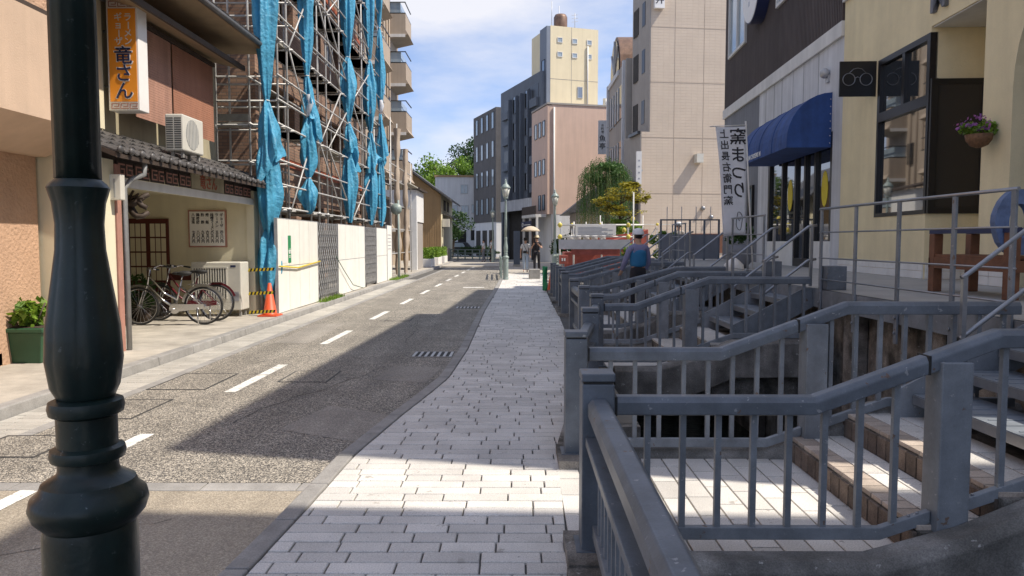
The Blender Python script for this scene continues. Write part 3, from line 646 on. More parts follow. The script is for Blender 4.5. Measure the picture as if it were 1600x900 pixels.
# white tile base
for r_ in range(2):
    y = 10.8 - (.14 if r_ else 0)
    while y < 14.0:
        a, b = max(y, 10.8), min(y + .28, 13.99)
        if b - a > .03: MB(FT).box(-.02, -.002, a + .003, b - .003, .955 + r_ * .115, 1.065 + r_ * .115).build('base_tile', 'white', YB)
        y += .28
for r_ in range(2):
    for i in range(3): MB(FT).box(.02 + i * .25, .265 + i * .25, 10.775, 10.797, .955 + r_ * .115, 1.065 + r_ * .115).build('base_tile', 'white', YB)
for r_ in range(2):
    for i in range(2): MB(FT).box(-.02, -.002, 8.87 + i * .29, 9.15 + i * .29, .955 + r_ * .115, 1.065 + r_ * .115).build('base_tile', 'white', YB)
fm = FT @ frame((-.03, 10.45, 5.02), (0, -1, 0), (0, 0, 1))
for i, ch in enumerate('MY'): text(ch, .58, 'slate_panel', FT @ frame((-.03, 10.55 - i * .55, 4.90), (0, -1, 0), (0, 0, 1)), YB, 'letter', .03)
# wall lantern on the yellow front
wl = thing('wall_lantern', 'small black wall lantern above the arched doorway', 'lantern', FT @ Vector((-.1, 8.5, 4.6)))
MB(FT).box(-.16, -.002, 8.44, 8.56, 4.75, 4.8).build('bracket', 'black_frame', wl); MB(FT).lathe([(.03, 4.42), (.08, 4.46), (.10, 4.70), (.02, 4.78)], (-.13, 8.5, 0), 8).build('shade', 'black_frame', wl)
# spectacles plate
gp = thing('spectacles_sign', 'black projecting plate with a wire pair of round spectacles', 'sign', FT @ Vector((-.3, 12.6, 3.95)))
MB(FT).box(-.60, -.002, 12.58, 12.61, 3.92, 4.50).build('plate', 'black_plate', gp)
sp = MB(FT)
for cx in (-.45, -.17): sp.tube([(cx + .10 * math.cos(a), 12.572, 4.20 + .10 * math.sin(a)) for a in [2 * math.pi * i / 20 for i in range(20)]], .007, 6, closed=True)
sp.tube([(-.35, 12.572, 4.22), (-.31, 12.572, 4.24), (-.27, 12.572, 4.22)], .007, 6).tube([(-.45, 12.572, 4.30), (-.38, 12.572, 4.37), (-.31, 12.572, 4.385), (-.24, 12.572, 4.37), (-.17, 12.572, 4.30)], .006, 6)
sp.build('spectacles', 'stainless', gp)
# ---------------- shop with the blue awning
GB = thing('awning_shop', 'shop with dark ribbed upper cladding, pale panels and glass doors under blue awning', 'building', (6.3, 18, .95))
w_ = MB(FT); w_.box(.0, .4, 14.004, 14.45, .8, 5.3).box(0, .4, 14.45, 18.7, 3.62, 5.3).box(0, .4, 18.7, 19.6, .8, 5.3).build('wall', 'grey_panel', GB)
MB(FT).box(-.003, .4, 19.6, 23.5, .8, 5.3).build('slate_wall', 'slate_panel', GB)
for y in (15.3, 16.2, 16.9, 17.7, 18.3, 19.0): MB(FT).box(-.004, 0, y, y + .012, 3.7, 5.3).build('panel_joint', 'slate_panel', GB)
MB(FT).box(-.06, .4, 14.004, 23.55, 5.3, 5.58).build('trim', 'trim_white', GB, bevel=.01)
MB(FT).box(-.055, .0, 8, 14.0, 5.9, 6.12).build('cornice_band', 'trim_white', YB)
up = MB(FT); up.box(.02, .4, 14.06, 23.5, 5.58, 9.4).box(.02, .4, 14.06, 22.0, 9.4, 11.0); up.box(.4, 8, 23.3, 23.5, .8, 9.2).box(7.8, 8, 14.1, 22, .8, 11)
up.build('upper_wall', 'dark_cladding', GB)
MB(FT).box(.3, 7.9, 14.06, 22.0, 11.0, 11.25).build('roof', 'slate_panel', GB)
rb = MB(FT); y = 14.08
while y < 23.48: rb.box(-.022, .0205, y, y + .045, 5.58, 9.4); y += .085
rb.build('cladding_ribs', 'dark_cladding', GB, kind='stuff')
window(GB, FT, 20.95, 22.9, 7.0, 8.9, -.02, .07, 'pale_glass', 'trim_white', (21.9,), proud=.03)
window(GB, FT, 16.9, 18.1, 7.05, 8.9, -.02, .07, 'pale_glass', 'trim_white', (17.5,), proud=.03)
# doors
dz0, dz1 = .95, 3.62
f = MB(FT)
for y in (14.5, 15.38, 16.0, 16.62, 17.55, 18.6): f.box(.0, .12, y - .05, y + .05, dz0, dz1)
f.box(.0, .12, 14.45, 18.65, dz1 - .12, dz1 - .001).box(.0, .1, 15.43, 16.57, dz0, dz0 + .18); f.build('door_frame', 'black_frame', GB)
for a, b, z in ((14.55, 15.33, 1.5), (15.43, 15.95, 1.13), (16.05, 16.57, 1.13), (16.67, 17.5, 1.5), (17.6, 18.55, 1.5)): MB(FT).box(.055, .065, a, b, z, dz1 - .12).build('pane', 'glass', GB)
for a, b in ((14.45, 15.33), (16.67, 18.65)): MB(FT).box(-.01, .1, a, b, .8, 1.5).build('low_wall', 'white', GB)
for y in (14.95, 17.1): MB(FT).prism([(y + .17 * math.cos(2 * math.pi * i / 12), 2.55 + .36 * math.sin(2 * math.pi * i / 12)) for i in range(12)], 'x', .049, .0545).build('yellow_poster', 'yellow_poster', GB)
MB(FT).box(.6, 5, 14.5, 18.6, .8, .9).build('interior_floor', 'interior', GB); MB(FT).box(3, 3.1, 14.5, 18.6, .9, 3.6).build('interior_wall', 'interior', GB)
window(GB, FT, 19.9, 20.35, 1.9, 3.0, -.01, .05, 'pale_glass', 'black_frame')
# awning
AW = thing('blue_awning', 'royal blue quarter round awning with white lettering over the glass doors', 'awning', FT @ Vector((-.4, 16, 3.3)))
prof = [(-.002, 3.32)] + [(-.85 * math.sin(a), 3.45 + .92 * math.cos(a)) for a in [math.pi / 2 * i / 9 for i in range(10)]]
prof[-1] = (-.85, 3.45); prof.append((-.85, 3.32))
A_ = MB(FT); A_.prism([(p[0], p[1]) for p in prof], 'y', 14.52, 18.2)
A_.build('canopy', 'awning_blue', AW)
for y in (15.5, 16.45, 17.4): MB(FT).tube([(p[0] * 1.004 - .001, y, p[1] + .003) for p in prof[1:]], .008, 5).build('seam', 'awning_blue', AW)
for i in range(7): MB(FT).ball((-.03, 14.515, 3.4 + i * .14), .010, 6, 4).build('stud', 'white', AW)
text('KUTANI CHOEMON', .15, 'white', FT @ frame((-.853, 17.0, 3.41), (0, -1, 0), (0, 0, 1)), AW)
lf = thing('wall_light', 'small grey hooded lamp on the pale panel wall above the awning', 'wall lamp', FT @ Vector((-.1, 14.75, 4.75)))
MB(FT).ball((-.08, 14.75, 4.78), (.09, .12, .10), 10, 6).build('hood', 'gate_metal', lf); MB(FT).box(-.04, -.002, 14.68, 14.82, 4.6, 4.75).build('base', 'gate_metal', lf)
ds = thing('disc_sign', 'round white faced drum sign with navy side on the ribbed cladding', 'sign', FT @ Vector((-.2, 19.5, 7.3)))
def disc(r, x0, x1): return MB(FT).prism([(19.45 + r * math.cos(2 * math.pi * i / 40), 7.85 + r * math.sin(2 * math.pi * i / 40)) for i in range(40)], 'x', x0, x1)
disc(.75, -.32, -.03).build('drum', 'navy', ds); disc(.72, -.335, -.321).build('face', 'sign_white', ds)
for a_, b_ in ((-.12, .25), (.1, .05), (-.08, -.12), (.05, -.3)): MB(FT).box(-.338, -.336, 19.45 + a_, 19.55 + a_, 7.85 + b_, 7.97 + b_).build('sign_mark', 'silver', ds)
# casting neighbour beyond the alley behind the camera
NB = thing('corner_shop', 'plain rendered shop beyond the alley next to the yellow shop', 'building', (7, -6, 0))
MB(FT).box(0, 8, -14, 2.42, -.1, 11.7).build('wall', 'grey_panel', NB); MB(FT).box(-.08, .0, -14, 2.2, 4.8, 5.0).build('trim', 'trim_white', NB)
# bench with blue ring
bn = thing('wooden_bench', 'brown timber bench frame with navy top rail on the shop deck', 'bench', (4.9, 8.0, .95))
for x, y, h in ((4.62, 8.15, 1.62), (5.02, 8.15, 1.62), (4.62, 6.9, 1.62), (5.02, 6.9, 1.62)): MB().box(x - .05, x + .05, y - .05, y + .05, .952, h - .04).build('leg', 'wood_brown', bn, bevel=.006)
for i in range(4): MB().box(4.58 + i * .12, 4.685 + i * .12, 6.96, 8.09, 1.33, 1.36).build('slat', 'wood_brown', bn)
for x in (4.575, 5.04): MB().box(x, x + .03, 6.95, 8.1, 1.21, 1.329).build('apron', 'wood_brown', bn)
for y in (8.2, 6.85): MB().box(4.57, 5.07, y - .03, y + .0, 1.21, 1.32).build('apron', 'wood_brown', bn)
for a in ((4.57, 4.67, 6.85, 8.2), (4.97, 5.07, 6.85, 8.2)): MB().box(a[0], a[1], a[2], a[3], 1.581, 1.63).build('top_rail', 'navy', bn)
rg = MB(); T2 = Matrix.Translation((4.72, 7.0, 1.68)) @ Matrix.Rotation(rad(-8), 4, 'Z')
rg.T = T2; no, ni = 28, 28
outer = [(.21 * math.cos(2 * math.pi * i / 28) * (1 + .02 * math.sin(5 * i)), .31 * math.sin(2 * math.pi * i / 28) * (1 + .02 * math.cos(4 * i))) for i in range(28)]
inner = [(.09 * math.cos(2 * math.pi * i / 28), .17 * math.sin(2 * math.pi * i / 28)) for i in range(28)]
Ao = [[rg.pt((p[0], yy, p[1])) for p in outer] for yy in (-.05, .05)]; Ai = [[rg.pt((p[0], yy, p[1])) for p in inner] for yy in (-.05, .05)]
for i in range(28):
    j = (i + 1) % 28
    rg.face((Ao[0][i], Ao[0][j], Ai[0][j], Ai[0][i])); rg.face((Ao[1][j], Ao[1][i], Ai[1][i], Ai[1][j])); rg.face((Ao[0][j], Ao[0][i], Ao[1][i], Ao[1][j])); rg.face((Ai[0][i], Ai[0][j], Ai[1][j], Ai[1][i]))
rg.build('blue_ring', 'wood_blue', None, 'blue painted wooden ring standing on the end of the brown bench', 'sculpture')
# banner (seen from behind: lettering mirrored)
bf = thing('banner_flag', 'white vertical festival banner with mirrored black lettering on a thin pole', 'banner', (3.72, 12.0, .95))
MB().tube([(3.86, 12.0, .95), (3.77, 12.0, 2.2), (3.69, 12.0, 3.42)], .014, 8).build('pole', 'trim_white', bf)
MB().tube([(3.11, 11.97, 3.33), (3.71, 12.0, 3.36)], .009, 6).build('cross_arm', 'trim_white', bf)
def flag(s, t): # s 0..1 from pole to free edge, t 0..1 down
    x = 3.70 - .49 * s * (1 - .30 * t) + .02 * t; y = 11.99 + .05 * math.sin(5 * t + 3 * s) * s; z = 3.33 - 1.72 * t - .03 * s * t; return Vector((x, y, z))
fl = MB(); ns, nv = 10, 24
G = [[fl.pt(flag(i / ns, j / nv)) for i in range(ns + 1)] for j in range(nv + 1)]
for j in range(nv):
    for i in range(ns): fl.face((G[j][i], G[j][i + 1], G[j + 1][i + 1], G[j + 1][i]), True)
cl = fl.build('cloth', 'white_cloth', bf); so_ = cl.modifiers.new('solid', 'SOLIDIFY'); so_.thickness = .004
def flag_text(chars, s, t0, dt, size):
    for i, ch in enumerate(chars):
        me = text_mesh(ch, size, 'ink', .001)
        o = flag(s, t0 + dt * i); ex = (flag(s - .1, t0 + dt * i) - o).normalized(); ey = (flag(s, t0 + dt * i - .02) - o).normalized()
        nrm = ex.cross(ey)
        me.transform(frame(o + Vector((0, -.010, 0)), -ex, ey)); me.transform(Matrix.Translation(-ORG[cl.name])); link('lettering', me, cl)
flag_text('窯まつり', .28, .10, .165, .27); flag_text('上出長右衛門窯', .74, .07, .102, .155)
ct = MB().tube([flag(.30 + .13 * math.cos(a) + .02 * math.sin(3 * a), .87 + .085 * math.sin(a)) + Vector((0, -.012, 0)) for a in [2 * math.pi * i / 18 for i in range(18)]], .005, 5, closed=True)
ct.tube([flag(.24, .84) + Vector((0, -.012, 0)), flag(.30, .87) + Vector((0, -.012, 0)), flag(.36, .84) + Vector((0, -.012, 0))], .005, 5); ct.build('drawing', 'ink', cl)
# pots
def leaves(c, rx, ry, rz, n, size, mat_, parent, name='foliage', clumps=12, shell=.55, seed=1, flat=0.):
    R = random.Random(seed); m = MB(); C = []
    for _ in range(clumps):
        while True:
            p = Vector((R.uniform(-1, 1), R.uniform(-1, 1), R.uniform(-1, 1)))
            if shell * .6 < p.length < 1: break
        C.append((p * .8, R.uniform(.22, .45)))
    for _ in range(n):
        cc, cr_ = C[R.randrange(clumps)]; d = Vector((R.gauss(0, 1), R.gauss(0, 1), R.gauss(0, 1))).normalized() * cr_ * R.random() ** .4
        p = cc + d; p = Vector((c[0] + p.x * rx, c[1] + p.y * ry, c[2] + p.z * rz))
        a = Vector((R.gauss(0, 1), R.gauss(0, 1), R.gauss(0, 1) * (1 - flat))).normalized(); b = a.cross(Vector((R.gauss(0, 1), R.gauss(0, 1), R.gauss(0, 1) + flat * 4))).normalized(); s_ = size * R.uniform(.6, 1.3)
        i = [m.pt(p - a * s_ * .5), m.pt(p + b * s_ * .28), m.pt(p + a * s_ * .5), m.pt(p - b * s_ * .28)]; m.face(i)
    return m.build(name, mat_, parent)
hb = thing('hanging_basket', 'brown basket of purple flowers hung on the yellow pillar', 'flower basket', FT @ Vector((-.2, 9.15, 2.6)))
MB(FT).lathe([(.03, 2.64), (.10, 2.67), (.14, 2.73), (.155, 2.80)], (-.20, 9.15, 0), 14).build('basket', 'wicker', hb)
hc = FT @ Vector((-.24, 9.18, 2.88)); leaves(hc, .25, .22, .13, 700, .06, 'leaf_bright', hb, 'foliage', 14, seed=3); leaves(hc + Vector((-.03, -.03, .04)), .28, .23, .12, 140, .045, 'petal', hb, 'flowers', 12, seed=4)
MB(FT).bar((-.2, 9.15, 2.84), (0, 9.15, 2.9), .01, .01).build('hook', 'black_frame', hb)
fp = thing('plant_pot', 'dark round pot with a small shrub beside the slate wall past the banner', 'plant pot', (4.6, 15.2, .95))
MB().lathe([(.14, .95), (.25, 1.1), (.28, 1.3), (.26, 1.42)], (4.6, 15.2, 0), 18).build('pot', 'slate_panel', fp); leaves((4.6, 15.2, 1.65), .3, .3, .3, 500, .09, 'leaf_dark', fp, seed=5)
wp = MB().lathe([(.10, .952), (.17, .99), (.16, 1.10), (.08, 1.18), (.03, 1.22)], (3.75, 12.7, 0), 18).build('white_urn', 'sign_white', None, 'smooth white urn standing at the deck edge near the white banner', 'urn')
# dark metal gate frame beside the far deck
gt = thing('site_gate', 'dark steel gate frame with thin upright rods on the deck end below the tan wall', 'gate', (5.2, 21.5, .95))
for i in range(5): MB().box(4.2 + i * .42, 4.25 + i * .42, 21.5, 21.55, .95, 2.1).build('post', 'steel_paint', gt)
for i in range(4): MB().box(4.25 + i * .42, 4.62 + i * .42, 21.51, 21.53, .99, 1.7).build('panel', 'slate_panel', gt)
for i in range(4): MB().tube([(4.4 + i * .42, 21.52, 1.7), (4.4 + i * .42, 21.52, 2.5)], .012, 5).build('rod', 'gate_metal', gt)
MB().box(4.2, 5.93, 21.505, 21.545, 2.1, 2.14).build('top_bar', 'steel_paint', gt)
# ============================================================ LEFT SIDE
# --- pink stucco building at the near left
PB = thing('stucco_building', 'peach stucco building with projecting smooth upper band', 'building', (-7, 6.5, 0))
MB().box(-9, -5.85, 3.0, 7.6, -.1, 2.55).box(-9, -6.0, 7.6, 9.3, -.1, 2.55).build('lower_wall', 'stucco', PB)
MB().box(-5.849, -5.80, 6.9, 7.59, -.1, 2.55).build('pilaster', 'stucco_smooth', PB)
MB().prism([(-9, 2.551), (-5.86, 2.551), (-5.2, 2.85), (-5.2, 4.0), (-9, 4.0)], 'y', 3.0, 9.3).build('overhang_band', 'stucco_smooth', PB)
MB().box(-9, -5.26, 3.0, 9.3, 4.02, 9.5).build('upper_wall', 'stucco', PB); MB().box(-5.3, -5.24, 3.0, 9.3, 4.001, 4.07).build('band_groove', 'dark_wood', PB)
# --- ramen shop
RB = thing('ramen_shop', 'old two storey ramen shop with tiled lower roof, bamboo blinds and open porch', 'building', (-6, 12, 0))
cr_ = MB()
cr_.box(-9.2, -6.1, 9.36, 15.2, 2.75, 5.3)                                      # upper storey core
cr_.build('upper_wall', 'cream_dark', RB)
MB().box(-5.5, -5.20, 9.36, 9.62, .0, 2.55).box(-9, -5.5, 9.36, 9.5, .0, 2.75).build('near_wall', 'cream', RB)
MB().box(-9, -5.35, 14.8, 15.0, .0, 2.75).box(-5.35, -5.2, 14.75, 15.05, .0, 2.5).build('porch_wall', 'cream', RB)
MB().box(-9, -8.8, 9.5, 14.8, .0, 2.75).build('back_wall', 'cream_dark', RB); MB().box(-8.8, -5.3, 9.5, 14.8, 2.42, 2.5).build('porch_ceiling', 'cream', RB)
MB().box(-6.1, -5.24, 9.4, 15.1, 2.5, 2.74).build('lintel', 'dark_wood', RB)
MB().box(-5.26, -5.2, 9.62, 14.75, 2.22, 2.34).build('beam', 'trim_white', RB)
for i in range(11):      # key pattern transom panels
    if i in (5, 6, 7): continue
    y = 9.75 + i * .45; p = MB().box(-5.235, -5.225, y, y + .42, 2.35, 2.56).build('transom_panel', 'dark_wood', RB)
    for k in range(2):
        a = y + .03 + k * .2; MB().box(-5.224, -5.217, a, a + .16, 2.51, 2.53).box(-5.224, -5.217, a, a + .02, 2.38, 2.51).box(-5.224, -5.217, a + .02, a + .16, 2.38, 2.40).box(-5.224, -5.217, a + .14, a + .16, 2.40, 2.47).box(-5.224, -5.217, a + .06, a + .14, 2.45, 2.47).build('key_motif', 'pink_paint', p)
nb = MB().box(-5.236, -5.215, 11.98, 13.30, 2.345, 2.60).build('name_board', 'cream_dark', RB)
text('竜さん', .24, 'rust_beam', frame((-5.213, 12.64, 2.47), (0, 1, 0), (0, 0, 1)), nb)
MB().box(-5.27, -5.18, 9.63, 9.75, 0, 2.5).build('porch_post', 'pink_paint', RB)
# porch door and wainscot
MB().box(-8.7, -5.4, 14.77, 14.80, .72, .86).build('wainscot', 'red_wood', RB)
dr = MB().box(-7.75, -6.92, 14.75, 14.79, .05, 1.95).build('sliding_door', 'red_wood', RB)
for k in range(2):
    for i in range(3):
        for j in range(4): MB().box(-7.68 + k * .40 + i * .11, -7.59 + k * .40 + i * .11, 14.742, 14.749, .72 + j * .29, .98 + j * .29).build('pane', 'cream', dr)
# lower roof: battens and tiles
MB().prism([(-4.93, 2.60), (-6.1, 3.06), (-6.1, 3.0), (-4.93, 2.54)], 'y', 9.2, 15.25).build('roof_deck', 'dark_wood', RB)
me_t = None
sl_ = Vector((-1.17, 0, .46)).normalized(); 
for row in range(4):
    for j in range(22):
        y = 9.22 + j * .274; o = Vector((-4.91, y, 2.625)) + sl_ * (.30 * row)
        if me_t is None:
            tm = MB(); pr = [(-.137, .0), (-.09, .035), (-.03, .02), (.03, .0), (.08, .0), (.132, .03), (.132, .012), (.08, -.02), (.03, -.02), (-.03, 0), (-.09, .015), (-.137, -.02)]
            up_ = Vector((.46, 0, 1.17)).normalized(); A1 = [tm.pt(Vector((0, p[0], 0)) + up_ * p[1]) for p in pr]; A2 = [tm.pt(Vector((0, p[0], 0)) + up_ * (p[1] - .02) + sl_ * .325) for p in pr]
            q = len(pr); tm.face(A1[::-1]); tm.face(A2)
            for i in range(q): tm.face((A1[i], A1[(i + 1) % q], A2[(i + 1) % q], A2[i]))
            me_t = tm.mesh('roof_tile', 'roof_tile')
        link('roof_tile', me_t, RB, o + Vector((0, .137, row * .012)) - ORG[RB.name])
for j in range(22): MB().ball((-4.90, 9.22 + j * .274 + .02, 2.64), (.03, .055, .05), 8, 5).build('eave_end', 'roof_tile', RB)
# blinds, canopy over them, upper eave
def rollblind(y0, y1, mt_):
    b = MB(); n_ = 36
    for i in range(n_): b.box(-5.80, -5.79, y0, y1, 3.40 + i * 1.42 / n_ + .003, 3.40 + (i + 1) * 1.42 / n_)
    return b.build('bamboo_blind', mt_, RB)
rollblind(11.42, 12.62, 'blind_pale'); rollblind(12.68, 14.35, 'blind')
MB().box(-5.83, -5.76, 11.4, 14.4, 4.83, 4.90).build('blind_rail', 'dark_wood', RB)
MB().prism([(-6.1, 5.05), (-5.35, 4.86), (-5.33, 4.90), (-6.1, 5.12)], 'y', 9.5, 14.75).build('canopy', 'soffit', RB); MB().box(-5.36, -5.31, 9.5, 14.76, 4.84, 4.93).build('canopy_fascia', 'dark_wood', RB)
MB().prism([(-6.1, 5.301), (-5.02, 5.30), (-5.02, 5.36), (-9.2, 7.2), (-9.2, 5.301)], 'y', 9.4, 15.3).build('main_roof', 'soffit', RB)
MB().tube([(-4.97, 9.3, 5.33), (-4.97, 15.35, 5.33)], .05, 8).build('gutter', 'roof_tile', RB)
for j in range(22): MB().bar((-5.0, 9.5 + j * .27, 5.42), (-6.2, 9.5 + j * .27, 5.95), .2, .05).build('roof_tile', 'roof_tile', RB)
MB().box(-6.1, -6.05, 9.36, 11.0, 3.15, 5.0).build('side_strip', 'cream', RB)
dp = MB().tube([(-4.98, 10.0, 2.55), (-5.0, 10.02, 2.40), (-5.12, 9.9, 2.32), (-5.17, 9.82, 2.2), (-5.17, 9.82, .05)], .035, 8).build('downpipe', 'pipe_grey', RB)
for y in (15.07, 15.16): MB().tube([(-5.2, y, .05), (-5.2, y, 2.45)], .045, 8).build('pipe', 'plastic_white', RB)
# sign
SG = thing('lightbox_sign', 'orange vertical lightbox sign with white and navy Japanese lettering', 'sign', (-5.85, 11.1, 3.4))
MB().box(-5.98, -5.52, 11.0, 11.28, 3.42, 5.02).build('case', 'sign_white', SG, bevel=.012)
MB().box(-5.95, -5.55, 10.992, 10.999, 3.55, 4.89).build('orange_face', 'orange_sign', SG)
def up_(x, z, s): return frame((x, 10.988, z), (1, 0, 0), (0, 0, 1))
def col_text(chars, x, z, dz, size, mt_, parent, y=10.988):
    for i, ch in enumerate(chars):
        if ch == ' ': continue
        if ch == 'ー': M_ = frame((x, y, z - dz * i), (0, 0, -1), (1, 0, 0))
        else: M_ = frame((x, y, z - dz * i), (1, 0, 0), (0, 0, 1))
        text(ch, size, mt_, M_, parent, 'lettering', .002)
col_text('ラーメン', -5.66, 4.76, .115, .125, 'sign_white', SG); col_text('ギョーザ', -5.80, 4.76, .115, .125, 'sign_white', SG)
col_text('竜さん', -5.74, 4.20, .255, .30, 'sign_white', SG, 10.989); col_text('竜さん', -5.74, 4.20, .255, .27, 'navy', SG, 10.985)
for z in (4.915, 3.445):
    for i in range(3):
        x = -5.94 + i * .135; MB().box(x, x + .12, 10.994, 10.9995, z, z + .012).box(x, x + .012, 10.994, 10.9995, z + .012, z + .08).box(x + .012, x + .12, 10.994, 10.9995, z + .07, z + .082).box(x + .10, x + .112, 10.994, 10.9995, z + .03, z + .07).box(x + .04, x + .10, 10.994, 10.9995, z + .03, z + .042).build('key_border', 'pink_paint', SG)
for z in (3.8, 4.6): MB().tube([(-6.1, 11.14, z), (-5.98, 11.14, z)], .02, 6).build('bracket', 'pipe_grey', SG)
MB().tube([(-5.98, 11.14, 5.03), (-6.4, 10.9, 5.08)], .018, 6).build('bracket', 'pipe_grey', SG)
# air conditioners
def ac(x0, x1, y0, y1, z0, z1, label, fan_side, legs, group):
    t = thing('air_conditioner', label, 'air conditioner', ((x0 + x1) / 2, (y0 + y1) / 2, z0 - legs))
    MB().box(x0, x1, y0, y1, z0, z1).build('casing', 'plastic_white', t, bevel=.02)
    if fan_side == 'x':
        cy, cz = y0 + (y1 - y0) * .45, (z0 + z1) / 2; R_ = (z1 - z0) * .42
        f_ = MB().prism([(cy + R_ * math.cos(2 * math.pi * i / 24), cz + R_ * math.sin(2 * math.pi * i / 24)) for i in range(24)], 'x', x1 - .01, x1 + .003).build('fan_opening', 'pipe_grey', t)
        for k in range(9):
            yy = cy - R_ + R_ * 2 * (k + .5) / 9; h = math.sqrt(max(0, R_ ** 2 - (yy - cy) ** 2)); MB().box(x1 + .0035, x1 + .008, yy - .008, yy + .008, cz - h, cz + h).build('fin', 'plastic_white', f_)
        for i in range(14):
            zz = z0 + .04 + i * (z1 - z0 - .08) / 14
            for k in range(2): MB().box(x0 + .02 + k * (x1 - x0 - .03) / 2, x0 + .02 + (k + .86) * (x1 - x0 - .03) / 2, y0 - .003, y0 + .002, zz, zz + .018).build('side_slot', 'dark_vent', t)
    else:
        wx = (x1 - x0) * .66; g_ = MB().box(x0 + .05, x0 + .05 + wx, y0 - .004, y0 + .01, z0 + .22, z1 - .12).build('grille_back', 'dark_vent', t)
        for k in range(14): xx = x0 + .05 + wx * k / 13; MB().box(xx - .011, xx + .011, y0 - .02, y0 - .0045, z0 + .22, z1 - .12).build('grille_bar', 'plastic_white', g_)
        MB().box(x0 + .03, x0 + .07 + wx, y0 - .024, y0 - .002, z1 - .12, z1 - .09).build('grille_trim', 'plastic_white', t)
        MB().box(x1 - .20, x1 - .05, y0 - .004, y0 + .002, z0 + .18, z0 + .36).build('label_plate', 'silver', t); MB().box(x1 - .20, x1 - .10, y0 - .004, y0 + .002, z1 - .10, z1 - .06).build('badge', 'navy', t)
    for yy in (y0 + .08, y1 - .1):
        for xx in (x0 + .05, x1 - .08): MB().box(xx, xx + .04, yy, yy + .04, z0 - legs, z0 - .001).build('leg', 'plastic_white' if legs > .15 else 'kerbstone', t)
ac(-5.40, -5.12, 11.5, 12.25, 2.90, 3.46, 'white air conditioner outdoor unit standing on the tiled lower roof', 'x', .10, 'a')
ac(-6.25, -5.28, 14.20, 14.62, .17, 1.10, 'large cream air conditioner outdoor unit on the porch floor beside the bicycles', 'y', .12, 'a')
mb_ = thing('menu_board', 'cream menu board with red frame and black Japanese lettering on porch wall', 'menu board', (-6.1, 14.75, 1.4))
MB().box(-6.52, -5.76, 14.76, 14.798, 1.38, 2.12).build('frame', 'pink_paint', mb_); MB().box(-6.49, -5.79, 14.752, 14.759, 1.41, 2.09).build('panel', 'sign_white', mb_)
for i, s_ in enumerate(('ギョーザ', 'ラーメン', '味噌ラーメン', '焼 飯', '酢 豚', '鶏唐揚', '八宝菜')):
    x = -5.85 - i * .094; col_text(s_, x, 2.02, .072 if len(s_) < 5 else .062, .07, 'ink', mb_, 14.749); col_text(['四八〇円', '五五〇円', '八五〇円', '六五〇円', '九五〇円', '八〇〇円', '七五〇円'][i], x, 1.68, .062, .066, 'ink', mb_, 14.749)
for i, (y, x) in enumerate(((12.2, -5.9), (13.6, -5.8))): MB().box(x, x + .25, y, y + .1, 2.37, 2.418).build('ceiling_lamp', 'black_frame', None, ['small black ceiling lamp over the bicycles in the porch', 'small black ceiling lamp near the menu board in the porch'][i], 'lamp')
# dragon carving: a wavy ornament
dg = MB(); 
for k, (ph, dz) in enumerate(((0, 0), (1.7, -.12), (3.2, .06))):
    dg.tube([(-5.6 + .72 * i / 12 - .45 + .2, 10.35 + .05 * math.sin(i + k), 2.03 + dz + .07 * math.sin(i * .9 + ph)) for i in range(13)], [.03 + .03 * math.sin(math.pi * i / 12) for i in range(13)], 6)
for k in range(9): dg.bar((-5.75 + k * .06, 10.3, 2.05 + .05 * math.sin(k)), (-5.71 + k * .07, 10.28, 2.15 + .06 * math.cos(k * 2)), .03, .02)
dg.build('dragon_carving', 'dark_wood', None, 'dark wavy dragon carving hanging inside the porch entrance', 'carving')
mbx = thing('meter_box', 'small white meter box on the porch corner post', 'meter box', (-5.15, 9.7, 2.0))
MB().box(-5.22, -5.06, 9.52, 9.63, 2.03, 2.36).build('casing', 'plastic_white', mbx, bevel=.01); MB().box(-5.15, -5.13, 9.512, 9.519, 2.06, 2.30).build('conduit', 'pipe_grey', mbx)
